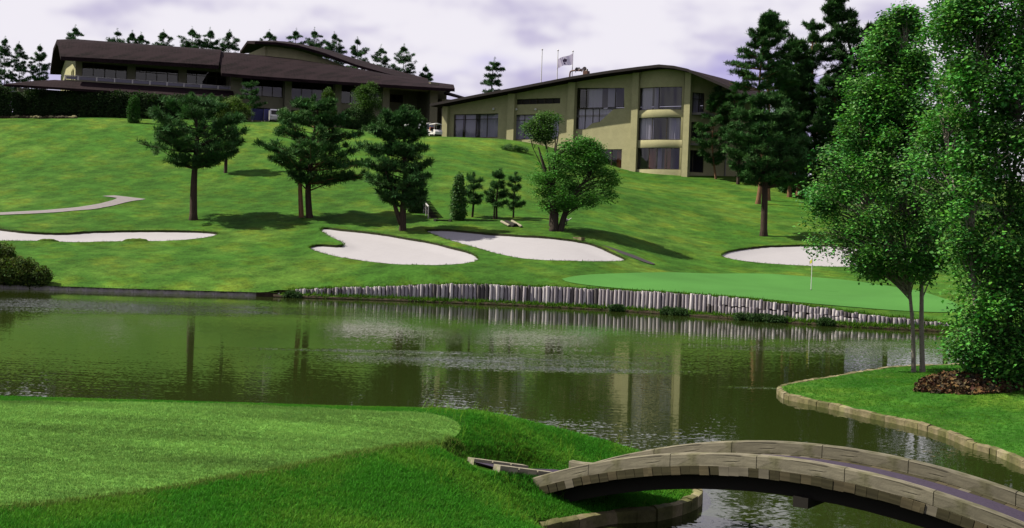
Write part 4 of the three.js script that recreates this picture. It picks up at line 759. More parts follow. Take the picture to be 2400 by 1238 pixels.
/* ---- olive building on the right */
{
  const pl = facade(1475, 400, 165, -33), B = thing('olive_clubhouse', 'olive walled clubhouse wing with curved bay windows on the right of the hill', 'building', pl.O, pl.a);
  const OVER = 2.4, eave = [[1008, 244], [1040, 238], [1120, 222], [1200, 207], [1340, 180], [1430, 166], [1500, 157], [1545, 152], [1580, 155], [1612, 162], [1650, 178], [1690, 195], [1740, 218]].map(([x, y]) => pl.p(x, y, OVER));
  const roofY = (u) => { let i = 1; while (i < eave.length - 1 && eave[i].x < u) i++; const a = eave[i - 1], b = eave[i]; return lerp(a.y, b.y, clamp((u - a.x) / (b.x - a.x))); };
  const rows = [OVER, 1.2, -8, -24].map((z) => eave.map((v) => V3(v.x, v.y + (z < -5 ? 0.15 : 0), z)));
  const rf = part('roof', slab(rows, 0.3), mat.roof, B);
  { const strip = eave.map((v) => V3(v.x, v.y + 0.05, OVER + 0.09)), back = eave.map((v) => V3(v.x, v.y + 0.05, OVER + 0.003)); part('fascia', slab([back, strip], 0.36), mat.roofEdge, rf); }
  const uL = pl.p(1036, 300).x, uR = pl.p(1482, 300).x, g0 = -3, T = 0.35;
  const top = (a, b, n = 14) => Array.from({ length: n + 1 }, (_, i) => { const u = lerp(b, a, i / n); return [u, roofY(u) - 0.30]; });
  const W1 = rectOf(pl, 1063, 267, 1167, 323), W2 = rectOf(pl, 1201, 268, 1310, 327), LV = rectOf(pl, 1204, 231, 1313, 244), DR = rectOf(pl, 1345, 350, 1457, 394), WB = rectOf(pl, 1351, 206, 1463, 253);
  const stair = [[1348, 255], [1440, 255], [1405, 286], [1388, 289], [1371, 303], [1346, 303]].map(([x, y]) => pl.p(x, y)).map((v) => [v.x, v.y]);
  const bigWin = [[1351, 206], [1463, 206], [1463, 254], [1438, 256], [1405, 286], [1388, 289], [1371, 303], [1347, 303]].map(([x, y]) => pl.p(x, y)).map((v) => [v.x, v.y]).reverse();
  part('wall', wallShape([[uL, g0], [uR, g0], ...top(uL, uR)], [hole(W1), hole(W2), hole(LV), hole(DR), bigWin], T, 0), mat.wall, B);
  windowIn(B, W1, -0.18, [0.25, 0.5, 0.75], [0.78], { curtains: [[0.0, 0.16], [0.22, 0.46], [0.55, 0.98]] });
  windowIn(B, W2, -0.18, [0.25, 0.5, 0.75], [0.78], { curtains: [[0.0, 0.4], [0.5, 0.95]] });
  windowIn(B, WB, -0.18, [0.2, 0.81], [], { curtains: [[0.22, 0.5], [0.62, 0.8]] });
  { // stepped window along the stairs
    const w = new THREE.Group(); w.name = 'window'; B.add(w); w.userData.label = 'stepped window following the stairs';
    const s = new THREE.Shape(stair.map(([x, y]) => new THREE.Vector2(x, y))); const g = new THREE.ShapeGeometry(s); g.translate(0, 0, -0.2); part('pane', g, mat.glass, w);
    const bars = []; for (let i = 0; i < stair.length; i++) { const a = stair[i], b = stair[(i + 1) % stair.length]; bars.push(tube([V3(a[0], a[1], -0.17), V3(b[0], b[1], -0.17)], [0.05, 0.05], 4)); }
    for (const px of [1371, 1389, 1404]) { const t = pl.p(px, 254), b = pl.p(px, px < 1380 ? 302 : 288); bars.push(box(t.x - 0.04, t.x + 0.04, b.y, t.y, -0.22, -0.13)); }
    part('frame', merge(bars), mat.frame, w);
    const c0 = pl.p(1350, 303), c1 = pl.p(1430, 256); const pos = [], idx = []; for (let q = 0; q <= 30; q++) { const x = lerp(c0.x, c1.x, q / 30), z = -0.6 + 0.08 * Math.sin(q * 1.7); pos.push(x, c0.y - 0.2, z, x, c1.y + 0.1, z); if (q) { const b = q * 2; idx.push(b - 2, b, b - 1, b, b + 1, b - 1); } } part('curtain', geoOf(pos, idx), mat.curtain, w);
  }
  { const louver = new THREE.Group(); louver.name = 'vent_grille'; B.add(louver); part('backing', box(LV.x0, LV.x1, LV.y0, LV.y1, -0.34, -0.3), mat.black, louver);
    for (let i = 0; i <= 6; i++) { const x = lerp(LV.x0 + 0.05, LV.x1 - 0.05, i / 6); part('mullion', box(x - 0.05, x + 0.05, LV.y0, LV.y1, -0.2, -0.08), mat.frame, louver); }
    for (let i = 0; i < 4; i++) { const y = lerp(LV.y0 + 0.08, LV.y1 - 0.08, i / 3); part('slat', box(LV.x0, LV.x1, y - 0.03, y + 0.03, -0.28, -0.21), mat.frame, louver); } }
  windowIn(B, DR, -0.18, [0.22, 0.5, 0.78], [], { curtains: [[0.0, 0.12, mat.curtainOrange], [0.86, 1.0, mat.curtainOrange]] });
  // pilasters
  for (const [px, w2, py] of [[1041, 6, 325], [1195, 8, 328], [1333, 8, 392], [1482, 7.5, 401], [1604, 7, 408]]) {
    const a = pl.p(px - w2, py, 0.55), b = pl.p(px + w2, py, 0.55), u = (a.x + b.x) / 2; part('pilaster', box(a.x, b.x, g0, roofY(u) - 0.36, -0.1, 0.6), mat.wall, B);
  }
  // curved bay
  const c0 = uR + 0.25, c1 = pl.p(1600, 300).x, sag = 0.65, bulge = (u) => sag * Math.sin(Math.PI * clamp((u - c0) / (c1 - c0)));
  const bandY = [[1496, 204, 1594, 257], [1493, 275, 1591, 328], [1490, 346, 1588, 397]].map((q) => rectOf(pl, ...q, 0.6));
  const curved = (u0, u1, y0, y1, t = 0.35) => { const n = 12, rowsC = []; const pos = [], idx = [], uv = []; for (let i = 0; i <= n; i++) { const u = lerp(u0, u1, i / n), z = bulge(u), Y1 = typeof y1 === 'function' ? y1(u) : y1; pos.push(u, y0, z, u, Y1, z, u, Y1, z - t, u, y0, z - t); uv.push(u, y0, u, Y1, u, Y1 + t, u, y0 - t); if (i) { const a = (i - 1) * 4, b = i * 4; for (let k = 0; k < 4; k++) { const k2 = (k + 1) % 4; idx.push(a + k, b + k, a + k2, b + k, b + k2, a + k2); } } } return geoOf(pos, idx, uv); };
  const wx0 = Math.max(c0 + 0.12, bandY[0].x0), wx1 = Math.min(c1 - 0.15, bandY[0].x1);
  part('wall', curved(c0, c1, g0, bandY[2].y0), mat.wall, B); part('wall', curved(c0, c1, bandY[2].y1, bandY[1].y0), mat.wall, B); part('wall', curved(c0, c1, bandY[1].y1, bandY[0].y0), mat.wall, B); part('wall', curved(c0, c1, bandY[0].y1, (u) => roofY(u) - 0.3), mat.wall, B);
  bandY.forEach((r, k) => { for (const [a, b] of [[c0, wx0], [wx1, c1]]) part('jamb', curved(a, b, r.y0, r.y1), mat.wall, B); windowIn(B, { x0: wx0, x1: wx1, y0: r.y0, y1: r.y1 }, -0.12, k === 0 ? [0.5] : k === 1 ? [0.36, 0.7] : [0.3, 0.5, 0.72], [], { bulge, bar: 0.07, curtains: k === 0 ? [[0.02, 0.3], [0.35, 0.48]] : k === 1 ? [[0.0, 0.36], [0.72, 1]] : [[0.26, 0.44, mat.curtainOrange], [0.48, 0.58], [0.64, 0.78, mat.curtainOrange]] }); });
  // right flank turning away
  const flank = new THREE.Group(); flank.name = 'flank'; B.add(flank); flank.position.set(c1 + 0.3, 0, 0.1); flank.rotation.y = 55 * Math.PI / 180;
  const fpl = facade(1475, 400, 165, 22); const fo = pl.world(V3(c1 + 0.3, 0, 0.1)); fpl.O.copy(fo);
  const f1 = rectOf(fpl, 1613, 217, 1651, 270), f2 = rectOf(fpl, 1611, 286, 1646, 331), f3 = rectOf(fpl, 1608, 352, 1650, 404);
  const fTop = (u) => { const wpt = V3(u * Math.cos(55 * Math.PI / 180) + c1 + 0.3, 0, 0); return roofY(wpt.x) - 0.32; };
  part('wall', wallShape([[0, g0], [11, g0], ...Array.from({ length: 9 }, (_, i) => { const u = lerp(11, 0, i / 8); return [u, fTop(u)]; })], [hole(f1), hole(f2), hole(f3)], 0.35, 0), mat.wall, flank);
  windowIn(flank, f1, -0.15, [0.33, 0.7], [0.72], { curtains: [[0.3, 0.9]] }); windowIn(flank, f2, -0.15, [0.4], [], { glass: mat.glassTint }); windowIn(flank, f3, -0.15, [0.4], [], { glass: mat.glassTint });
  // inside and the other walls
  part('rear_wall', box(uL, c1 + 6, g0, 7.2, -23.4, -23), mat.wall, B);
  { const y = roofY(uL) - 0.32; part('side_wall', box(uL + 0.003, uL + 0.35, g0, y, -23, -T - 0.01), mat.wall, B); }
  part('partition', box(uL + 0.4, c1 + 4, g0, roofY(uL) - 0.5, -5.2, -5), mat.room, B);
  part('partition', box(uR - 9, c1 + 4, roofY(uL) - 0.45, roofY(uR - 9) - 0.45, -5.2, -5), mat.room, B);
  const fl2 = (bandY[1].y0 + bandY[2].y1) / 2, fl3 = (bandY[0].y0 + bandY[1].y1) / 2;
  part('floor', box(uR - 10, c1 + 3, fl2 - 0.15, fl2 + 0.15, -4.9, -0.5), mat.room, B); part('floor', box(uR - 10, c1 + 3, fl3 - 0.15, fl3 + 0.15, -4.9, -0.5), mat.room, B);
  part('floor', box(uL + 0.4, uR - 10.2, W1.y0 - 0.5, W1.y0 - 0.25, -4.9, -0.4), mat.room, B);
  part('wall_lamp', new THREE.SphereGeometry(0.17, 12, 8).translate(pl.p(1158, 256).x, pl.p(1158, 256).y, 0.18), mat.white, B); part('wall_lamp', new THREE.SphereGeometry(0.17, 12, 8).translate(pl.p(1212, 257).x, pl.p(1212, 257).y, 0.18), mat.white, B); part('wall_lamp', new THREE.SphereGeometry(0.17, 12, 8).translate(pl.p(1257, 257).x, pl.p(1257, 257).y, 0.18), mat.white, B);
  // roof equipment
  const onRoof = (px, z) => { const v = pl.p(px, 180, z); return V3(v.x, roofY(v.x), z); };
  { const a = onRoof(1336, -3), b = onRoof(1374, -3), t = thing('roof_pipe_frame', 'brown pipe frame with a vent box on the olive roof', 'pipe frame', pl.world(a), pl.a), up = pl.p(1336, 167, -3).y - a.y, dx = b.x - a.x;
    part('pipe', tube(curve([V3(0, -0.1, 0), V3(0, up - 0.2, 0), V3(0.15, up, 0), V3(dx, up, 0)], 14), Array(15).fill(0.11), 8), mat.brown, t);
    part('vent_box', box(dx - 0.35, dx + 0.35, b.y - a.y - 0.1, up - 0.08, -0.35, 0.35), mat.brown, t); part('base_plate', box(-0.5, 0.5, -0.2, 0.12, -0.4, 0.4), mat.brown, t); }
  [[1351, 163, 0.9, 'left horn loudspeaker on the roof pipe'], [1360, 162, 0.9, 'middle horn loudspeaker on the roof pipe'], [1372, 163, 1.15, 'right horn loudspeaker, largest on the roof pipe']].forEach(([px, py, s, label], i) => {
    const v = pl.p(px, py, -3), t = thing('horn_loudspeaker', label, 'loudspeaker', pl.world(v), pl.a + [0.9, -0.7, 0][i], 'horn loudspeakers on the roof'); const horn = new THREE.LatheGeometry([[0.06, -0.3], [0.08, -0.1], [0.16, 0.08], [0.32, 0.22]].map(([x, y]) => new THREE.Vector2(x, y)), 16); horn.rotateX(Math.PI / 2); horn.scale(s, s, s);
    part('horn', horn, mat.metal, t); part('driver', new THREE.CylinderGeometry(0.12 * s, 0.12 * s, 0.22 * s, 12).rotateX(Math.PI / 2).translate(0, 0, -0.36 * s), mat.black, t); part('bracket', box(-0.03, 0.03, -0.32 * s - 0.1, -0.05, -0.3 * s, -0.22 * s), mat.black, t);
  });
  // flagpoles behind the roof
  [[1271, 117, 'bare white flagpole, leftmost of the three behind the roof'], [1308, 119, 'bare middle flagpole behind the olive roof'], [1343, 121, 'flagpole carrying the white flag behind the olive roof']].forEach(([px, py, label]) => {
    const topP = at(px, py, 176), base = V3(topP.x, 0, topP.z), v = pl.p(px, 190, -6); base.y = pl.O.y + roofY(v.x) - 0.1; const t = thing('flagpole', label, 'flagpole', base, 0, 'flagpoles behind the olive roof'), h = topP.y - base.y;
    part('pole', new THREE.CylinderGeometry(0.05, 0.085, h, 10).translate(0, h / 2, 0), mat.white, t); part('finial', new THREE.SphereGeometry(0.12, 10, 8).translate(0, h + 0.05, 0), mat.metal, t);
  });
  { const a = at(1343, 124, 176), d = new Uint8Array(128 * 96 * 4); for (let j = 0; j < 96; j++) for (let i = 0; i < 128; i++) { const x = (i - 62) / 18, y = (j - 52) / 18, e = x * x + y * y < 1 + 0.25 * Math.sin(5 * Math.atan2(y, x)) || (Math.abs(x) < 0.35 && y > -2.1 && y < -1.3), k = (j * 128 + i) * 4; const c = e ? [52, 26, 70] : [236, 230, 244]; d.set([...c, 255], k); }
    const t = new THREE.DataTexture(d, 128, 96); t.colorSpace = THREE.SRGBColorSpace; t.magFilter = THREE.LinearFilter; t.needsUpdate = true;
    const f = thing('flag', 'white flag with a dark purple emblem flying from the right pole', 'flag', a), m = 176 / F, n = 24, k = 14, pos = [], idx = [], uv = [];
    for (let j = 0; j <= k; j++) for (let i = 0; i <= n; i++) { const u = i / n, v = j / k, wv = 0.16 * Math.sin(u * 7 + v * 1.5) * u; pos.push(-u * 35 * m + 0.05 * Math.sin(u * 9), -(u * 17 + v * (25 - 5 * u) + 2 * Math.sin(u * 6 + v)) * m, wv * 2 + 0.1); uv.push(1 - u, 1 - v); if (i && j) { const b = j * (n + 1) + i; idx.push(b - n - 2, b - n - 1, b, b - n - 2, b, b - 1); } }
    part('cloth', geoOf(pos, idx, uv), new THREE.MeshPhysicalMaterial({ color: new THREE.Color().setRGB(0.7, 0.68, 0.74), map: t, roughness: 1, transmission: 0.5, thickness: 0, side: THREE.DoubleSide }), f); }
}

/* ---- long clubhouse on the left */
{
  const pl = facade(540, 275, 180, 26), B = thing('long_clubhouse', 'long two storey clubhouse with a sweeping dark brown roof on the hilltop', 'building', pl.O, pl.a);
  const L = (list, off) => list.map(([x, y]) => pl.p(x, y, off));
  const resample = (line, us) => us.map((u) => { let i = 1; while (i < line.length - 1 && line[i].x < u) i++; const a = line[i - 1], b = line[i], t = (u - a.x) / (b.x - a.x); return V3(u, lerp(a.y, b.y, t), a.z); });
  const strip = (lines, n = 22) => lines.map((l) => { const a = l[0].x, b = l[l.length - 1].x; return resample(l, Array.from({ length: n + 1 }, (_, i) => lerp(a, b, i / n))); });
  const bulge = (a, b, f, up) => a.map((p, i) => p.clone().lerp(b[i], f).add(V3(0, up, 0)));
  // main roof, left part
  const eaveA = L([[142, 132], [330, 142], [512, 153]], 2.5), ridgeA = L([[131, 97], [172, 95], [340, 108], [520, 121]], -8), backA = L([[117, 166], [300, 172], [500, 178]], -21);
  const [eA, rA, bA] = strip([eaveA, ridgeA, backA]);
  const midA = bulge(eA, rA, 0.55, 0.75), shA = bulge(eA, rA, 0.88, 0.5), midB = bulge(rA, bA, 0.5, 1.2);
  part('roof', slab([bA, midB, rA, shA, midA, eA], 0.55), mat.roof, B);
  // main roof, right part with the deeper eave
  const eaveB = L([[519, 171], [600, 178], [760, 189], [900, 198], [1066, 208]], 4.6), ridgeB = L([[508, 121], [560, 124], [690, 138], [830, 160], [950, 185], [1060, 205]], -8);
  const [eB, rB] = strip([eaveB, ridgeB]); const backB = rB.map((p) => V3(p.x, p.y - 3.5, -21));
  part('roof', slab([backB, rB, bulge(eB, rB, 0.85, 0.35), bulge(eB, rB, 0.5, 0.55), eB].map((r) => r), 0.45), mat.roof, B);
  // raised roof
  const edgeC = L([[597, 97], [650, 99], [700, 106], [760, 124], [830, 150], [920, 176], [1005, 197]], -7), farC = L([[562, 120], [650, 116], [760, 128], [900, 170], [1000, 197]], -24);
  const [eC, fC] = strip([edgeC, farC], 26);
  part('raised_roof', slab([fC, bulge(eC, fC, 0.5, 0.9), eC], 0.4), mat.roof, B);
  { const a = pl.p(627, 110, -9), us = Array.from({ length: 20 }, (_, i) => lerp(a.x, eC[25].x - 1, i / 19)); const outline = [...us.map((u) => [u, resample(edgeC, [u])[0].y - 7]), ...us.slice().reverse().map((u) => [u, resample(edgeC, [u])[0].y - 0.42])]; part('raised_wall', wallShape(outline, [], 0.3, -9), mat.wall, B);
    const side = eC.find((p) => p.x >= a.x); part('raised_wall', box(a.x - 0.3, a.x - 0.003, side.y - 7, side.y - 0.45, -23, -9.3), mat.wall, B); }
  // upper storey, left part
  const ends = pl.p(177, 150, -1.5), u0 = ends.x, u1 = pl.p(540, 180, -1.5).x, low = -2;
  const eaveY = (u) => resample(eaveA, [u])[0].y, wins = [[192, 150, 298, 189], [317, 160, 418, 198], [437, 167, 531, 205]].map((q) => rectOf(pl, ...q, -1.5));
  const balY = (u) => lerp(pl.p(160, 186, 0).y, pl.p(540, 212, 0).y, clamp((u - u0) / (u1 - u0)));
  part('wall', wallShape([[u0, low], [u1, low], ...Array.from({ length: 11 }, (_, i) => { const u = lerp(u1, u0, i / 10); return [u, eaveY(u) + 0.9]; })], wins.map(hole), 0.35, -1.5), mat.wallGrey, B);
  wins.forEach((r) => windowIn(B, r, -1.72, [0.25, 0.5, 0.75], [0.7], { glass: mat.glassTint }));
  part('end_wall', wallShape([[-20, low], [-1.86, low], [-1.86, eaveY(u0) + 1.0], [-8, ridgeA[1].y - 0.5], [-20, backA[0].y - 0.2]], [[[-4.6, balY(u0) + 0.3], [-3.2, balY(u0) + 0.3], [-3.2, balY(u0) + 2.1], [-4.6, balY(u0) + 1.7]], [[-6.6, balY(u0) + 0.3], [-5, balY(u0) + 0.3], [-5, balY(u0) + 2.1], [-6.6, balY(u0) + 1.7]]], 0.3, 0).rotateY(-Math.PI / 2).translate(u0 + 0.004, 0, 0), mat.wall, B);
  // balcony
  { const a = pl.p(150, 186, 0.4), b = pl.p(541, 211, 0.4), bal = new THREE.Group(); bal.name = 'balcony'; B.add(bal);
    const yv = (u) => lerp(a.y, b.y, (u - a.x) / (b.x - a.x)), railY = (u) => lerp(pl.p(150, 176, 0.4).y, pl.p(541, 203, 0.4).y, (u - a.x) / (b.x - a.x));
    part('deck', slab([[V3(a.x, a.y, -1.49), V3(b.x, b.y, -1.49)], [V3(a.x, a.y, 0.6), V3(b.x, b.y, 0.6)]], 0.3), mat.wallGrey, bal);
    const posts = [152, 183, 226, 268, 310, 351, 391, 431, 471, 511, 540].map((px) => pl.p(px, 190, 0.4).x);
    posts.forEach((u) => part('post', box(u - 0.09, u + 0.09, yv(u) - 0.05, railY(u), 0.32, 0.5), mat.metal, bal));
    for (let i = 0; i < posts.length - 1; i++) { const p = posts[i] + 0.12, q = posts[i + 1] - 0.12, g = geoOf([p, yv(p) + 0.08, 0.42, q, yv(q) + 0.08, 0.42, q, railY(q) - 0.08, 0.42, p, railY(p) - 0.08, 0.42], [0, 1, 2, 0, 2, 3], [0, 0, 1, 0, 1, 1, 0, 1]); part('glass_panel', g, M(0.20, 0.19, 0.26, { roughness: 0.25 }), bal); part('hand_rail', tube([V3(posts[i], railY(posts[i]), 0.42), V3(posts[i + 1], railY(posts[i + 1]), 0.42)], [0.05, 0.05], 6), mat.metal, bal); } }
  // skirt roof over the ground floor
  const sk0 = L([[128, 187], [330, 200], [546, 213]], 0.62), sk1 = L([[8, 197], [60, 200], [280, 214], [550, 232]], 5.5), [sT, sB] = strip([sk0, sk1]);
  part('skirt_roof', slab([sT, bulge(sT, sB, 0.5, 0.1), sB], 0.32), mat.roof, B);
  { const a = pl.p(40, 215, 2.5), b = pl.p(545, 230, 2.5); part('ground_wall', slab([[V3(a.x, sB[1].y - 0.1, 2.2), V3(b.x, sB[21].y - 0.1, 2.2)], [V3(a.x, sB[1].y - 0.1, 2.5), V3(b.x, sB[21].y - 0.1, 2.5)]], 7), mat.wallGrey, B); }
  // right part: columns, windows, spandrels
  const eaveYB = (u) => resample(eaveB, [u])[0].y, cols = [[540, 567, 285], [667, 683, 300], [785, 800, 305], [897, 913, 310], [1008, 1026, 318]].map(([a, b, y]) => ({ x0: pl.p(a, 230, 0.7).x, x1: pl.p(b, 230, 0.7).x }));
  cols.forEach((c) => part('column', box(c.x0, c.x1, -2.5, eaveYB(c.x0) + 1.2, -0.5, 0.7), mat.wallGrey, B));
  const pan = [[567, 185, 667, 226, 253], [683, 191, 785, 237, 262], [800, 200, 897, 246, 270]];
  pan.forEach(([xa, ya, xb, yb, yl], i) => {
    const r = rectOf(pl, xa, ya, xb, yb, 0), ybot = pl.p((xa + xb) / 2, yl, 0).y, ux0 = cols[i].x1 + 0.003, ux1 = cols[i + 1].x0 - 0.003; const w = { x0: ux0 + 0.1, x1: ux1 - 0.1, y0: r.y0, y1: r.y1 };
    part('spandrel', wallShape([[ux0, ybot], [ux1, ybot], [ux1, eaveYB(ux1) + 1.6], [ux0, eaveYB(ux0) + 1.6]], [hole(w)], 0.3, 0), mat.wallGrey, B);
    windowIn(B, w, -0.16, [0.25, 0.5, 0.75], [], { glass: mat.glassTint });
    part('ground_wall', box(ux0 - 0.2, ux1 + 0.2, -3, ybot + 0.2, -2.6, -2.3), mat.wallGrey, B);
  });
  { const ux0 = cols[3].x1, ux1 = cols[4].x0; part('lintel', box(ux0 + 0.003, ux1 - 0.003, pl.p(960, 212, 0).y, eaveYB(ux0) + 1.2, -0.3, 0.1), mat.wallGrey, B); part('entrance_wall', box(ux0 - 1, ux1 + 6, -3, eaveYB(ux1) + 1.0, -7.3, -7), mat.wallGrey, B); const r = rectOf(pl, 914, 222, 944, 240, -6.9); windowIn(B, r, -6.95, [0.5], [], { glass: mat.glassTint }); }
  part('end_wall', box(cols[4].x1 - 0.4, cols[4].x1, -3, eaveYB(cols[4].x1) + 0.8, -20, -0.51), mat.wallGrey, B);
  // inner walls that keep the rooms dark
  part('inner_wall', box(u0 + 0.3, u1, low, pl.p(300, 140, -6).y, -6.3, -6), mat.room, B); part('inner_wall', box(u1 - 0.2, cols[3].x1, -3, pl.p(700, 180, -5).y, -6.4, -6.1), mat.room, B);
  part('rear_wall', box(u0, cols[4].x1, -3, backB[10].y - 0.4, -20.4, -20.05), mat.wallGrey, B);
  { const s0 = L([[1045, 214], [1092, 228]], -6), s1 = L([[1040, 217], [1094, 231]], -2); part('porch_roof', slab([s0, s1], 0.3), mat.roof, B); part('porch_wall', box(s1[0].x, s1[1].x - 1.5, -3, s1[1].y - 0.31, -6, -2.6), mat.wallGrey, B); }
}

/* ==================================================================== bridge */
{
  const A = V3(0.77, 0, -21.195), dir = V3(Math.cos(0.645), 0, Math.sin(0.645)), far = V3(dir.z, 0, -dir.x), WID = 1.55, S0 = -0.9, SPAN = 10.1, BH = 0.2;
  const topY = (s) => Math.max(0.751 + 0.901 * (1 - ((s - 4.644) / 4.705) ** 2), s < 1 ? 0.47 + 0.24 * (s + 0.9) : 0);
  const farTop = (s) => Math.max(topY(s), s < 1.5 ? 0.70 : 0), deckY = (s) => Math.max(topY(s) - BH, s < 1.2 ? 0.54 : 0);
  const P = (s, off, y) => A.clone().addScaledVector(dir, s).addScaledVector(far, off).setY(y);
  const base = P(S0, WID / 2, 0), g = thing('arched_footbridge', 'arched weathered timber footbridge with a purple runner over the pond inlet', 'footbridge', base), rb = rng(700);
  const beamGeo = (s0, s1, off, w, h, dy = 0, n = 8) => {                  // curved timber with slightly eased top edges
    const pos = [], idx = [], uv = [], e = 0.018, prof = [[-w / 2, -h], [-w / 2, -e], [-w / 2 + e, 0], [w / 2 - e, 0], [w / 2, -e], [w / 2, -h]], K = prof.length;
    for (let i = 0; i <= n; i++) { const s = lerp(s0, s1, i / n), y = (off > 1.2 && h < 0.23 ? farTop(s) : topY(s)) + dy; prof.forEach(([o, v]) => { const p = P(s, off + o, y + v).sub(base), j = 0.006 * noise(s * 4, o * 9, v * 7 + off); pos.push(p.x, p.y + j, p.z + j); uv.push(s + off * 3.7, v + o); }); if (i) for (let k = 0; k < K; k++) { const a = (i - 1) * K + k, b = i * K + k, a2 = (i - 1) * K + (k + 1) % K, b2 = i * K + (k + 1) % K; idx.push(a, b, a2, b, b2, a2); } }
    for (const [r0, f] of [[0, 0], [n * K, 1]]) for (let k = 1; k < K - 1; k++) idx.push(...(f ? [r0, r0 + k, r0 + k + 1] : [r0, r0 + k + 1, r0 + k]));
    const q = geoOf(pos, idx, uv).toNonIndexed(); q.computeVertexNormals(); return q;
  };
  const cuts = [S0, 0.85, 2.4, 3.9, 5.3, 6.6, 8.2, SPAN + 0.2], cutsFar = [S0 + 0.3, 1.2, 2.7, 4.3, 5.7, 7.3, 8.8, SPAN + 0.2];
  for (let i = 0; i < cuts.length - 1; i++) part('side_beam', beamGeo(cuts[i], cuts[i + 1] - 0.012, 0, 0.15, BH, 0.012 * (rb() - 0.5)), rb() < 0.5 ? mat.timber : mat.timberB, g);
  for (let i = 0; i < cutsFar.length - 1; i++) part('side_beam', beamGeo(cutsFar[i], cutsFar[i + 1] - 0.012, WID, 0.15, BH, 0.012 * (rb() - 0.5)), rb() < 0.5 ? mat.timber : mat.timberB, g);
  const pm = [mat.plank, mat.plankDark, mat.plankDark, mat.plankPale];
  for (let s = S0 + 0.6, i = 0; s < SPAN + 0.2; s += 0.17, i++) {
    const y = topY(s + 0.08) - BH, sl = (topY(s + 0.16) - topY(s)) / 0.16, o0 = -0.085 - 0.02 * rb(), o1 = WID + 0.085 + 0.02 * rb(), th = 0.13 + 0.015 * rb();
    const b = box(-0.0835, 0.0835, -th, 0, 0, o1 - o0), m = part('plank', b, pm[rb() < 0.06 ? 3 : (rb() * 3) | 0], g);
    const uv = b.attributes.uv; for (let q = 0; q < uv.count; q++) uv.setXY(q, uv.getX(q) + i * 0.37, uv.getY(q) + i * 0.61);
    m.position.copy(P(s + 0.08, o0, y)).sub(base); m.rotation.order = 'YXZ'; m.rotation.set(0, Math.atan2(far.x, far.z), 0);
    m.rotateZ(-Math.atan(sl)); m.position.y += 0.006 * (rb() - 0.5);
  }
  for (const off of [0.22, WID / 2, WID - 0.22]) part('girder', beamGeo(S0 + 0.15, SPAN, off, 0.16, 0.24, -0.36, 24), mat.girder, g);
  for (const s of [4.6]) part('cross_brace', box(-0.12, 0.12, -0.16, 0, 0, WID).rotateY(Math.atan2(far.x, far.z)).translate(...P(s, 0, topY(s) - 0.56).sub(base).toArray()), mat.girder, g);
  const ramp0 = RAMP_A.clone(); ramp0.y += 0.05;              // where the ramp starts on the bank
  const midEnd = P(S0 + 0.2, WID / 2, deckY(S0 + 0.2) + 0.03), rampDir = midEnd.clone().sub(ramp0).setY(0).normalize(), rampSide = V3(-rampDir.z, 0, rampDir.x);
  const rampAt = (t, o) => { const p = ramp0.clone().lerp(midEnd, t); p.addScaledVector(rampSide, o); p.y += 0.01; return p; };
  { // runner laid on the planks, and its ramp on the bank
    const pos = [], idx = [], uv = []; let n = 0;
    const row = (a, b, u) => { for (const p of [a, b]) { const q = p.clone().sub(base); pos.push(q.x, q.y, q.z); } uv.push(u, 0, u, 0.6); if (n) { const k = n * 2; idx.push(k - 2, k - 1, k, k, k - 1, k + 1); } n++; };
    for (let i = 0; i < 9; i++) row(rampAt(i / 9, 0.26), rampAt(i / 9, -0.26), i * 0.15 - 1.3);
    for (let s = S0 + 0.2; s <= SPAN + 0.1; s += 0.15) row(P(s, 0.34, deckY(s) + 0.03), P(s, WID - 0.36, deckY(s) + 0.03), s);
    part('runner', geoOf(pos, idx, uv), mat.runner, g);
  }
  // kerb boards beside the ramp
  for (const side of [-1, 1]) for (let i = 0; i < 3; i++) { const p = rampAt((i + 0.02) / 3 * 0.94, side * 0.36), q = rampAt((i + 0.96) / 3 * 0.94, side * 0.36), m = p.clone().add(q).multiplyScalar(0.5), d = q.clone().sub(p), L = d.length(); const bd = box(-L / 2, L / 2, -0.14, 0.05, -0.09, 0.09); bd.rotateZ(Math.asin(d.y / L)); bd.rotateY(-Math.atan2(d.z, d.x) + 0.03 * (rb() - 0.5)); part('ramp_board', bd.translate(...m.sub(base).toArray()), mat.timberEdge, g); }
  // earth abutment under the bank end
  const ab = new THREE.IcosahedronGeometry(1, 4), q = ab.attributes.position; for (let i = 0; i < q.count; i++) { const x = q.getX(i), y = q.getY(i), z = q.getZ(i), k = 1 + 0.3 * fbm(x * 2, y * 2, z * 2 + 4, 3); q.setXYZ(i, x * 0.55 * k, y * 0.42 * k, z * 1.1 * k); } ab.computeVertexNormals();
  const t = thing('earth_abutment', 'dark earth bank where the footbridge lands on the near shore', 'earth bank', P(S0 + 0.05, WID / 2 - 0.2, -0.05)); part('soil', ab.rotateY(Math.atan2(far.x, far.z)), mat.soil, t);
}

/* =============================================================== small things */
/* golf flag */
{
  const b = onHill(1901, 681), m = -b.z / F, h = 79 * m, t = thing('golf_flagstick', 'thin golf flagstick with a small yellow flag on the putting green', 'flagstick', b);
  part('stick', new THREE.CylinderGeometry(0.022, 0.026, h + 0.1, 8).translate(0, h / 2, 0), mat.white, t);
  const pos = [], idx = [], uv = []; for (let i = 0; i <= 8; i++) { const u = i / 8; for (const v of [0, 1]) { pos.push(-u * 0.16 + 0.02 * Math.sin(v * 3 + u * 4), h - 0.03 - u * 0.30 - v * (0.34 - 0.1 * u), 0.05 * Math.sin(u * 5 + v)); uv.push(u, v); } if (i) { const q = i * 2; idx.push(q - 2, q - 1, q, q, q - 1, q + 1); } }
  part('flag', geoOf(pos, idx, uv), mat.yellow, t); part('cup', new THREE.CylinderGeometry(0.07, 0.07, 0.03, 16).translate(0, 0.045, 0), mat.black, t);
}
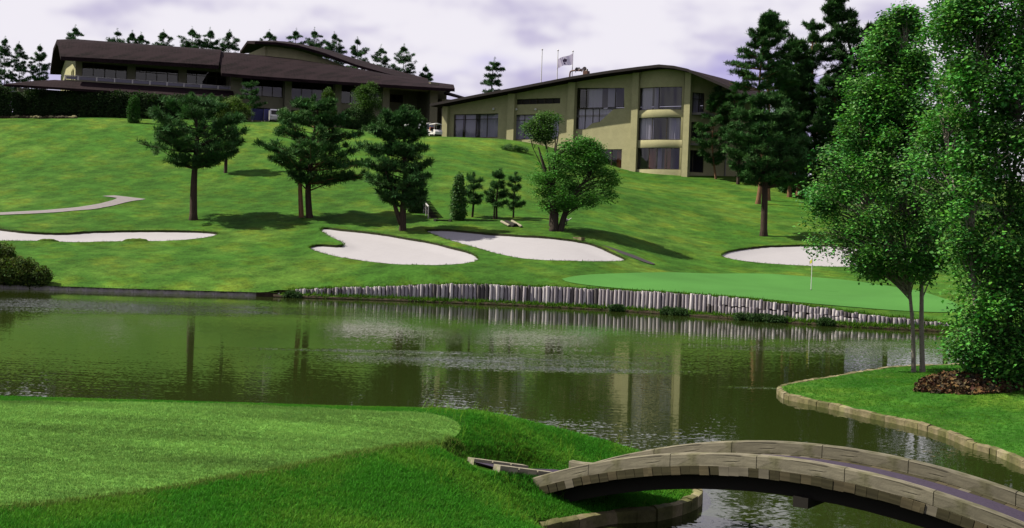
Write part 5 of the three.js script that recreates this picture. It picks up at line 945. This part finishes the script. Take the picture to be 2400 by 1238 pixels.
/* golf carts */
function golfCart(label, base, turn, bagMat) {
  const t = thing('golf_cart', label, 'golf cart', base, turn, 'carts parked between the buildings');
  const prof = new THREE.Shape([[-1.15, 0.3], [1.1, 0.3], [1.15, 0.62], [0.95, 0.86], [0.55, 0.9], [0.5, 0.48], [-0.1, 0.48], [-0.14, 0.72], [-1.1, 0.78]].map(([x, y]) => new THREE.Vector2(x, y)));
  const body = new THREE.ExtrudeGeometry(prof, { depth: 1.06, bevelEnabled: true, bevelSize: 0.04, bevelThickness: 0.04, bevelSegments: 2 }); body.translate(0, 0, -0.53).rotateY(-Math.PI / 2); part('body', body, mat.white, t);
  part('seat', box(-0.5, 0.5, 0.74, 0.86, -0.62, -0.14), mat.black, t); part('backrest', box(-0.5, 0.5, 0.87, 1.2, -0.7, -0.6), mat.black, t);
  const roof = new THREE.BoxGeometry(1.2, 0.09, 1.75, 6, 1, 6), q = roof.attributes.position; for (let i = 0; i < q.count; i++) q.setY(i, q.getY(i) + 1.82 - 0.1 * (q.getX(i) / 0.6) ** 2 - 0.05 * (q.getZ(i) / 0.87) ** 4); roof.computeVertexNormals(); part('roof', roof, mat.white, t);
  for (const x of [-0.52, 0.52]) for (const [z0, z1] of [[-0.75, -0.7], [0.8, 0.6]]) part('post', tube([V3(x, 0.7, z0), V3(x, 1.76, z1)], [0.025, 0.025], 6), mat.white, t);
  for (const x of [-0.5, 0.5]) for (const z of [-0.78, 0.78]) { const w = new THREE.Group(); w.name = 'wheel'; w.position.set(x, 0.23, z); t.add(w); part('tyre', new THREE.TorusGeometry(0.16, 0.075, 8, 18).rotateY(Math.PI / 2), mat.black, w); part('rim', new THREE.CylinderGeometry(0.11, 0.11, 0.1, 12).rotateZ(Math.PI / 2), mat.white, w); }
  part('windscreen', box(-0.5, 0.5, 0.95, 1.68, 0.72, 0.735), mat.glass, t); part('bag_well', box(-0.42, 0.42, 0.8, 1.35, -1.12, -0.82), bagMat, t);
  return t;
}
{ const a = at(1020, 318, 176), b = at(1004, 316, 181); a.y = hillH(a.x, a.z); b.y = hillH(b.x, b.z); golfCart('white golf cart with an orange bag beside the olive corner wall', a, 0.5, mat.orange); golfCart('second white golf cart, left and behind the orange bag cart', b, 0.3, mat.black); }
/* small white van */
{
  const b = at(643, 289, 173); b.y = hillH(b.x, b.z); const t = thing('white_van', 'small white van with a dark windscreen before the grey columns', 'van', b, 0.25);
  const prof = new THREE.Shape([[-1.5, 0.28], [1.55, 0.28], [1.6, 0.75], [1.5, 0.95], [1.15, 1.62], [0.95, 1.72], [-1.4, 1.72], [-1.52, 1.5]].map(([x, y]) => new THREE.Vector2(x, y))), body = new THREE.ExtrudeGeometry(prof, { depth: 1.26, bevelEnabled: true, bevelSize: 0.06, bevelThickness: 0.08, bevelSegments: 3 }); body.translate(0, 0, -0.63).rotateY(-Math.PI / 2); part('body', body, mat.white, t);
  const wsG = new THREE.PlaneGeometry(1.12, 0.62); wsG.rotateX(-0.48).translate(0, 1.3, 1.43); part('windscreen', wsG, mat.black, t);
  for (const x of [-0.5, 0.5]) part('headlight', new THREE.SphereGeometry(0.11, 10, 8).scale(1, 1, 0.5).translate(x, 0.75, 1.64), mat.metal, t);
  part('bumper', box(-0.72, 0.72, 0.3, 0.45, 1.62, 1.7), mat.metal, t);
  for (const x of [-0.66, 0.66]) for (const z of [-1, 1]) { const w = new THREE.Group(); w.name = 'wheel'; w.position.set(x, 0.27, z); t.add(w); part('tyre', new THREE.TorusGeometry(0.2, 0.085, 8, 18).rotateY(Math.PI / 2), mat.black, w); part('rim', new THREE.CylinderGeometry(0.14, 0.14, 0.1, 12).rotateZ(Math.PI / 2), mat.metal, w); }
}
/* blue notice boards under the columns */
for (const [px, w, label] of [[602, 14, 'left dark blue board standing left of the small van'], [628, 10, 'narrow dark blue board close to the small van'], [650, 9, 'dark blue board right behind the small van']]) {
  const b = at(px, 288, 174.5); b.y = hillH(b.x, b.z); const m = 174.5 / F, t = thing('notice_board', label, 'notice board', b, 0.45, 'dark blue boards below the columns');
  part('panel', box(-w * m, w * m, 0.3, 1.9, -0.04, 0.04), mat.blue, t); for (const x of [-1, 1]) part('leg', box(x * w * m * 0.8 - 0.03, x * w * m * 0.8 + 0.03, -0.15, 0.3, -0.03, 0.03), mat.metal, t);
}
/* steps with handrail on the slope */
{
  const a = onHill(1024, 512), b = onHill(1000, 478), c = onHill(992, 470), t = thing('hillside_steps', 'dark stepped path with a pale handrail behind the forked pine', 'steps', a), n = 12, d = c.clone().sub(a), ang = Math.atan2(d.x, d.z);
  for (let i = 0; i < n; i++) { const p = d.clone().multiplyScalar((i + 0.5) / n), y = hillH(a.x + p.x, a.z + p.z) - a.y; part('step', box(-0.55, 0.55, -0.25, 0.06, -0.33, 0.33).rotateY(ang).translate(p.x, y, p.z), i % 2 ? mat.girder : mat.bark, t); }
  const rails = []; for (let i = 0; i <= 6; i++) { const p = d.clone().multiplyScalar(i / 6), s = V3(Math.cos(ang), 0, -Math.sin(ang)).multiplyScalar(0.75), q = p.clone().add(s), y = hillH(a.x + q.x, a.z + q.z) - a.y; const top = V3(q.x, y + 1.0, q.z); rails.push(top); part('post', tube([V3(q.x, y - 0.1, q.z), top], [0.04, 0.04], 6), mat.metal, t); }
  part('hand_rail', tube(rails, rails.map(() => 0.075), 7), mat.metal, t); part('hand_rail', tube(rails.map((p) => p.clone().add(V3(0, -0.45, 0))), rails.map(() => 0.035), 6), mat.black, t);
}
{ const b = onHill(1037, 517), m = -b.z / F, t = thing('drain_grate', 'pale framed dark grate at the bottom of the hillside steps', 'grate', b); part('grate', box(-17 * m, 17 * m, -0.2, 0.06, -0.5, 0.3), mat.girder, t); part('rim_beam', box(-20 * m, -15 * m, -0.2, 0.14, -0.6, 0.5), mat.timberEdge, t); part('rim_beam', box(15 * m, 20 * m, -0.2, 0.14, -0.6, 0.5), mat.timberEdge, t); part('rim_beam', box(-15 * m + 0.003, 15 * m - 0.003, -0.2, 0.10, -0.62, -0.48), mat.timberEdge, t); }
{ const b = onHill(1197, 529), m = -b.z / F, t = thing('timber_culvert', 'dark sunken culvert between two pale timbers below the young pines', 'culvert', b); for (const [x0, y0, x1, y1] of [[1175, 522, 1193, 532], [1200, 521, 1222, 534]]) { const p = onHill(x0, y0).sub(b), q = onHill(x1, y1).sub(b); part('timber', tube([V3(p.x, p.y + 0.1, p.z), V3(q.x, q.y + 0.1, q.z)], [0.11, 0.11], 6), mat.timberEdge, t); } const p = onHill(1186, 524).sub(b), q = onHill(1208, 532).sub(b); part('channel', tube([V3(p.x, p.y - 0.02, p.z), V3(q.x, q.y - 0.02, q.z)], [0.3, 0.3], 8), mat.girder, t); }
{ const p = onHill(1348, 561), q = onHill(1366, 567), t = thing('stone_slab', 'pale stone slab bridging the drain above the second right bunker', 'stone slab', p.clone().add(q).multiplyScalar(0.5)), d = q.clone().sub(p); part('slab', box(-d.length() / 2, d.length() / 2, 0.02, 0.26, -0.18, 0.18).rotateY(-Math.atan2(d.z, d.x)), mat.stone, t); }
{ const b = onHill(1303, 528), t = thing('golf_bag', 'pale lavender golf bag glimpsed behind the forked deciduous trunk', 'golf bag', b); part('bag', tube([V3(0, 0, 0), V3(0.05, 0.85, -0.1)], [0.15, 0.16], 12), M(0.45, 0.36, 0.50), t); part('collar', tube([V3(0.05, 0.85, -0.1), V3(0.06, 0.95, -0.12)], [0.17, 0.17], 12), mat.black, t); for (const k of [-0.07, 0, 0.07]) part('club', tube([V3(0.05 + k, 0.9, -0.1), V3(0.07 + k * 1.5, 1.2, -0.12), V3(0.12 + k * 1.5, 1.24, -0.12)], [0.015, 0.015, 0.03], 5), M(0.35, 0.22, 0.12), t); }
{ const b = onHill(1327, 528), t = thing('bag_trolley', 'low grey bag trolley right of the forked deciduous trunk', 'trolley', b); part('frame', tube([V3(-0.4, 0.25, 0), V3(0.1, 0.35, 0), V3(0.42, 0.6, 0)], [0.05, 0.05, 0.03], 6), mat.metal, t); part('pouch', new THREE.SphereGeometry(0.24, 14, 10).scale(1.3, 0.7, 0.8).translate(-0.15, 0.42, 0), mat.metal, t); for (const z of [-0.3, 0.3]) part('wheel', new THREE.TorusGeometry(0.15, 0.035, 6, 18).translate(-0.1, 0.18, z), mat.black, t); }
/* border stones at the top of the left lawn */
{ const t = thing('stone_border', 'row of dark rough border stones at the top left of the lawn', 'stone border', (() => { const p = at(80, 275, 163); p.y = hillH(p.x, p.z); return p; })()), r = rng(88);
  for (let px = -6; px < 180; px += 9) { const p = at(px, 274, 163); p.y = hillH(p.x, p.z); const g = new THREE.IcosahedronGeometry(0.34, 1), q = g.attributes.position; for (let i = 0; i < q.count; i++) { const k = 1 + 0.35 * noise(q.getX(i) * 4 + px, q.getY(i) * 4, q.getZ(i) * 4); q.setXYZ(i, q.getX(i) * k * 1.25, q.getY(i) * k * 0.8, q.getZ(i) * k); } g.computeVertexNormals(); const m = part('stone', g, r() < 0.3 ? mat.stone : mat.soil, t); m.position.copy(p).sub(t.position); m.position.y += 0.12 * r(); } }

/* =============================================================== garden plants */
const lobesPx = (list, depth) => { const m = depth / F; return list.map(([x, y, rx, ry, z = 0]) => [x * m, y * m, z, rx * m, ry * m, rx * m * 0.8]); };
{ // clipped hedge in front of the long clubhouse
  const mid = at(300, 272, 168); mid.y = hillH(mid.x, mid.z); const lobes = [];
  const r = rng(61); for (let px = 58; px < 560; px += 21) { const d = lerp(165, 172, (px - 58) / 500), p = at(px, 270, d); p.y = hillH(p.x, p.z); const h = (lerp(57, 50, (px - 58) / 500) + 7 * (r() - 0.5)) * d / F; lobes.push([p.x - mid.x, p.y - mid.y + h * 0.5, p.z - mid.z, 0.85 + 0.25 * r(), h * 0.52, 0.8]); }
  shrub('hedge', 'long dark clipped hedge below the balcony of the long clubhouse', mid, lobes, { seed: 62, boxy: true, density: 44, size: 1.5, leafMat: leafMat(0.026, 0.065, 0.012), tint: [0.5, 0.3, 0.2] });
}
const rounds = [
  ['columnar_shrub', 'tall clipped columnar shrub standing on the grassy mound', 313, 268, 160, [[0, 12, 13, 16], [0, 32, 13, 18], [0, 50, 11, 14]], { density: 110, size: 0.9, leafMat: leafMat(0.035, 0.13, 0.012) }],
  ['dome_shrub', 'clipped dark green dome shrub right of the small van', 664, 297, 170, [[0, 16, 14, 20]], { density: 130, size: 0.8 }],
  ['dome_shrub', 'bright green low rounded shrub right of the dark dome', 700, 300, 171, [[0, 16, 14, 16]], { density: 120, size: 0.8, leafMat: leafMat(0.09, 0.21, 0.02) }],
  ['flower_shrub', 'white flowering shrub at the corner between the two buildings', 962, 325, 168, [[0, 26, 30, 34], [-22, 20, 20, 24], [18, 22, 20, 26], [-8, 52, 16, 20]], { density: 70, size: 1.1, leafMat: leafMat(0.03, 0.09, 0.015) }],
  ['cone_shrub', 'narrow yellow green cone shrub behind the two trunked pine', 766, 300, 169, [[0, 30, 22, 34], [0, 60, 14, 30]], { density: 80, size: 1, leafMat: leafMat(0.07, 0.15, 0.015) }],
  ['foundation_shrub', 'leafy shrub filling the gap under the raised entrance', 912, 318, 170, [[0, 22, 26, 26], [-30, 16, 22, 20]], { density: 60, size: 1.1 }],
  ['foundation_shrub', 'dark shrub between the columns behind the two trunked pine', 830, 312, 170, [[0, 24, 30, 28], [30, 18, 20, 22]], { density: 60, size: 1.1, leafMat: leafMat(0.03, 0.085, 0.015) }],
  ['corner_shrub', 'dark mixed shrub at the far left beside the hedge', 22, 276, 164, [[0, 30, 26, 40], [-30, 34, 30, 46]], { density: 50, size: 1.3, leafMat: leafMat(0.025, 0.06, 0.012) }],
  ['foundation_shrub', 'ragged low shrub at the lawn crest below the wide windows', 1200, 334, 158, [[0, 6, 26, 7], [24, 2, 16, 7]], { density: 80, size: 0.7 }],
  ['conifer_shrub', 'round dark shrub behind the trunk of the forked pine', 972, 505, 108, [[0, 22, 22, 26], [-10, 36, 14, 16]], { density: 110, size: 0.8, leafMat: leafMat(0.03, 0.09, 0.014) }],
];
rounds.forEach(([name, label, px, py, d, lobes, o], i) => { const b = at(px, py, d); b.y = hillH(b.x, b.z) - 0.05; shrub(name, label, b, lobesPx(lobes, d), { seed: 800 + i, ...o }); });
{ // white blossoms on the flowering shrub
  const b = at(962, 325, 168); b.y = hillH(b.x, b.z); const m = 168 / F, r = rng(5), t = scene.children.find((o) => o.name === 'flower_shrub'); for (let i = 0; i < 22; i++) { const a = r() * 3.1416, e = r() * 1.1; part('blossom', new THREE.IcosahedronGeometry(0.10 + 0.07 * r(), 1), mat.white, t).position.set(Math.cos(a) * Math.cos(e) * 31 * m, 26 * m + Math.sin(e) * 30 * m - 12 * m * r(), Math.sin(a) * Math.cos(e) * 26 * m); }
}
/* cloud pruned pine, maple and small trees before the columns */
pine({ seed: 130, base: (() => { const p = at(575, 288, 172); p.y = hillH(p.x, p.z); return p; })(), radius: 0.18, trunk: [[575, 288], [582, 260], [590, 235], [588, 205]], rows: [[194, 578, 600], [215, 552, 612], [232, 548, 622], [250, 540, 626]], pads: 18, per: 26, size: 0.8, flat: 0.32, label: 'cloud pruned pine in front of the first grey column' });
broadleaf({ seed: 210, name: 'maple_tree', base: (() => { const p = at(556, 292, 168); p.y = hillH(p.x, p.z); return p; })(), label: 'small yellow green maple left of the small van', stems: [[[[556, 292], [552, 265], [545, 245]], 0.1, 0.03], [[[556, 285], [566, 262], [575, 250]], 0.07, 0.03]], rows: [[232, 530, 565], [250, 512, 585], [268, 506, 592], [284, 515, 580]], pads: 30, per: 22, clump: 0.7, leafMat: leafMat(0.10, 0.20, 0.02) });
broadleaf({ seed: 211, name: 'leafy_tree', base: (() => { const p = at(862, 300, 171); p.y = hillH(p.x, p.z); return p; })(), label: 'rounded yellow green tree before the third grey column', stems: [[[[862, 300], [861, 260], [860, 230]], 0.12, 0.04]], rows: [[197, 850, 872], [212, 835, 888], [230, 826, 894], [250, 826, 892], [264, 838, 884]], pads: 44, per: 24, clump: 0.8, leafMat: leafMat(0.075, 0.18, 0.02) });
/* flat topped pine bough behind the broad pine */
pine({ seed: 131, base: (() => { const p = at(470, 285, 166); p.y = hillH(p.x, p.z); return p; })(), radius: 0.2, trunk: [[470, 285], [472, 260], [476, 236]], rows: [[226, 440, 515], [236, 425, 527], [244, 440, 520]], pads: 14, per: 34, size: 0.9, flat: 0.18, label: 'flat topped trained pine behind the broad bare trunked pine' });

/* shore plants */
{ const b = onHill(30, 664); shrub('shore_bush', 'yellow green bush on the left shore at the picture edge', b, [[-1.4, 1.25, -0.6, 1.35, 1.25, 1.1], [0.5, 0.75, 0, 1.1, 0.85, 0.9], [1.5, 0.5, 0.1, 0.85, 0.6, 0.7], [-0.6, 0.7, 0.3, 1.1, 0.75, 0.7]], { seed: 900, density: 170, size: 0.75, leafMat: leafMat(0.085, 0.145, 0.014), tint: [0.6, 0.35, 0.2] }); }
[[1784, 24, 'widest dark shrub hanging over the water below the log wall'], [1815, 20, 'shrub joined to the right of the widest shore shrub'], [1742, 16, 'shrub joined to the left of the widest shore shrub'], [1590, 18, 'dark low shrub on the shore below the middle of the green'], [1565, 12, 'small shrub just left of the low middle shore shrub'], [1445, 13, 'small dark shrub on the shore below the left end of the green'], [1935, 14, 'small shrub on the shore right of the widest one'], [686, 14, 'low weedy clump where kerb and log wall meet']].forEach(([px, w, label], i) => {
  const { edge } = wallStation(px), m = -edge.z / F, b = edge.clone(); b.y = 0.05; b.z -= 0.2; shrub('shore_shrub', label, b, [[0, 0.14, 0.15, w * m * 1.2, 0.24, 0.35], [w * m * 0.6, 0.1, 0.3, w * m * 0.8, 0.17, 0.3], [-w * m * 0.6, 0.1, 0.25, w * m * 0.8, 0.17, 0.3]], { seed: 910 + i, density: 260, size: 0.5, group: 'low shrubs along the far shore', leafMat: leafMat(0.028, 0.085, 0.012) });
});
/* tussocks in the left bunker */
for (const [px, py, w, h, label] of [[112, 563, 20, 6, 'small grass island on the left in the long bunker'], [318, 564, 29, 8, 'larger grass island on the right in the long bunker']]) { const b = onHill(px, py), m = -b.z / F; b.y -= 0.15; const t = thing('grass_island', label, 'grass island', b); const g = new THREE.SphereGeometry(1, 24, 10, 0, 6.2832, 0, 1.6), q = g.attributes.position, col = []; for (let i = 0; i < q.count; i++) { const k = 1 + 0.25 * noise(q.getX(i) * 3, q.getZ(i) * 3, px); q.setXYZ(i, q.getX(i) * w * m * k, q.getY(i) * h * m * k + 0.05, q.getZ(i) * 1.2 * k); col.push(0.055, 0.115, 0.014); } g.setAttribute('color', new THREE.Float32BufferAttribute(col, 3)); g.computeVertexNormals(); part('turf', g, mat.lawn, t); }

/* ===================================================================== grass */
function bladeTuft(seed, n, h, w, spread) {
  const r = rng(seed), pos = [], idx = [];
  for (let i = 0; i < n; i++) { const a = r() * 6.283, o = V3((r() - 0.5) * spread, 0, (r() - 0.5) * spread), L = h * (0.55 + 0.6 * r()), le = 0.15 + 0.6 * r(), d = V3(Math.cos(a) * le, 1, Math.sin(a) * le).normalize(), s = V3(-Math.sin(a), 0, Math.cos(a)).multiplyScalar(w), b = pos.length / 3, m = o.clone().addScaledVector(d, L * 0.55), t = o.clone().addScaledVector(d, L).add(V3(Math.cos(a) * L * 0.25 * le, -L * 0.08, Math.sin(a) * L * 0.25 * le)); pos.push(o.x - s.x, o.y, o.z - s.z, o.x + s.x, o.y, o.z + s.z, m.x + s.x * 0.7, m.y, m.z + s.z * 0.7, m.x - s.x * 0.7, m.y, m.z - s.z * 0.7, t.x, t.y, t.z); idx.push(b, b + 1, b + 2, b, b + 2, b + 3, b + 3, b + 2, b + 4); }
  return geoOf(pos, idx);
}
function grassField(name, label, geo, items, seed, color) {
  const im = foliage(name, geo, leaf.grass, items, seed, scene, [0.3, 0.25, 0.2]), c = new THREE.Color(), r = rng(seed + 1);
  items.forEach((it, i) => { const [a, b, d] = color(it[0], it[2], r); im.setColorAt(i, c.setRGB(a, b, d)); });
  im.name = numbered(name); return tag(im, label, 'grass', null, 'stuff');
}
const roughTuft = bladeTuft(21, 10, 0.095, 0.006, 0.13), lawnTuft = bladeTuft(22, 12, 0.035, 0.004, 0.12), fringeTuft = bladeTuft(23, 12, 0.26, 0.02, 0.35), stalkTuft = bladeTuft(24, 4, 0.34, 0.0035, 0.12);
const nearRamp = (x, z) => rampD(x, z) < 0.40;
const inView = (x, z) => { const d = -z; return d > 11 && x / d > -0.46 && x / d < 0.2; };
{
  const r = rng(3001), items = [], stalks = [], lawn = [];
  for (let i = 0; i < 190000; i++) {
    const z = -12 - 17 * r(), x = -13 + 17.5 * r(); if (!inView(x, z) || nearSDF(x, z) > -0.06) continue;
    const d = teeSDF(x, z), y = nearH(x, z); if (y < 0.1) continue;
    if (nearRamp(x, z)) continue;
    if (d < -0.05) { if (r() < 0.9) lawn.push([x, y + 0.004, z, 0.8 + 0.5 * r(), 0.3]); continue; }
    const back = z < -22 && d < 2.5 && x < -0.8, tall = smooth(-3, 1.5, x) * smooth(-17, -20, z);
    items.push([x, y - 0.01, z, back ? 0.25 + 0.25 * r() : 0.5 + 0.4 * r() + 0.5 * tall * Math.max(0, noise(x * 1.2, z * 1.2, 4)), 0.3]);
    if (tall > 0.2 && r() < 0.012) stalks.push([x, y, z, 0.5 + 0.6 * r(), 0.4]);
  }
  const gc = (x, z, r) => { const e = teeSDF(x, z); if (e < 0.3 * r() + 0.05 && z > -22) { const k = 0.7 + 0.5 * r(); return [1.9 * k, 1.0 * k, 4 * k]; } const y = smooth(-0.15, 0.45, fbm(x * 0.5, z * 0.5, 4, 3) + 0.5 * (r() - 0.5)), k = 0.75 + 0.5 * r(); return [lerp(0.60, 1.5, y) * k, lerp(0.98, 1.2, y) * k, lerp(1.2, 2.2, y) * k]; };
  grassField('rough_grass', 'longer rough grass on the near bank around the tee lawn', roughTuft, items, 3002, gc);
  grassField('seed_stalks', 'thin dry seed stalks among the rough by the footbridge', stalkTuft, stalks, 3003, (x, z, r) => [2.2, 1.35, 2.4]);
  grassField('mown_grass', 'short mown grass of the near tee lawn', lawnTuft, lawn, 3004, (x, z, r) => { const s = fbm(x * 0.22 + z * 0.15, z * 1.1 - x * 0.12, 3, 4), k = 1.0 + 0.85 * s + 0.3 * (r() - 0.5), y = r(); return [lerp(2.4, 3.1, y) * k, lerp(1.62, 1.72, y) * k, 8.5 * k]; });
}
{
  const r = rng(3101), items = [];
  for (let px = 660; px < 2240; px += 1.1) { const { top, foot, edge } = wallStation(px); items.push([top.x, top.y - 0.05, top.z - 0.25 - 0.3 * r(), 0.45 + 0.5 * r(), 0.4]); if (r() < 0.7) { const p = foot.clone().lerp(edge, 0.15 + 0.6 * r()); items.push([p.x, 0.10 + 0.05 * r(), p.z, 0.6 + 0.6 * r(), 0.6]); } if (r() < 0.6) { const p = foot.clone().lerp(edge, 0.5 + 0.45 * r()); items.push([p.x, 0.06, p.z, 0.5 + 0.7 * r() * smooth(-0.2, 0.4, noise(px * 0.03, 5)), 0.7]); } }
  for (const poly of BUNKERS) for (let i = 0; i < poly.length; i++) { const a = poly[i], b = poly[(i + 1) % poly.length], n = Math.ceil(Math.hypot(a[0] - b[0], a[1] - b[1]) * 9); for (let k = 0; k < n; k++) { const t = r(), x = lerp(a[0], b[0], t) + 0.24 * (r() - 0.5), z = lerp(a[1], b[1], t) - 0.12 + 0.2 * (r() - 0.5); items.push([x, hillH(x, z) + 0.03, z, 0.3 + 0.3 * r(), 0.6]); } }
  for (let px = -80; px < 650; px += 1.3) { const p = atH(px, interp(KERB_TOP, px), 0.26); items.push([p.x, 0.2, p.z - 0.2 - 0.25 * r(), 0.3 + 0.35 * r(), 0.4]); }
  grassField('grass_fringe', 'ragged grass fringe along wall tops and bunker lips on the far shore', fringeTuft, items, 3102, (x, z, r) => { const y = r(), k = 0.6 + 0.4 * r(); return [lerp(0.6, 1.5, y) * k, lerp(0.7, 0.95, y) * k, 0.7 * k]; });
  const pen = []; for (let i = 0; i < 60000; i++) { const x = 6 + 15 * r(), z = -24 - 24 * r(); if (penSDF(x, z) > -0.1 || x / -z > 0.43 || Math.hypot((x - MOUND.x + 0.3) / 1.6, (z - MOUND.z) / 1.2) < 1) continue; pen.push([x, penH(x, z) - 0.01, z, 0.35 + 0.35 * r(), 0.4]); }
  grassField('peninsula_grass', 'short turf blades covering the peninsula on the right', roughTuft, pen, 3103, (x, z, r) => { const y = smooth(-0.1, 0.5, fbm(x * 0.7, z * 0.7, 2, 3) + 0.6 * (r() - 0.5)), k = 0.7 + 0.5 * r(); return [lerp(0.7, 1.5, y) * k, lerp(0.95, 1.15, y) * k, 1.6 * k]; });
}
renderer.render(scene, camera);
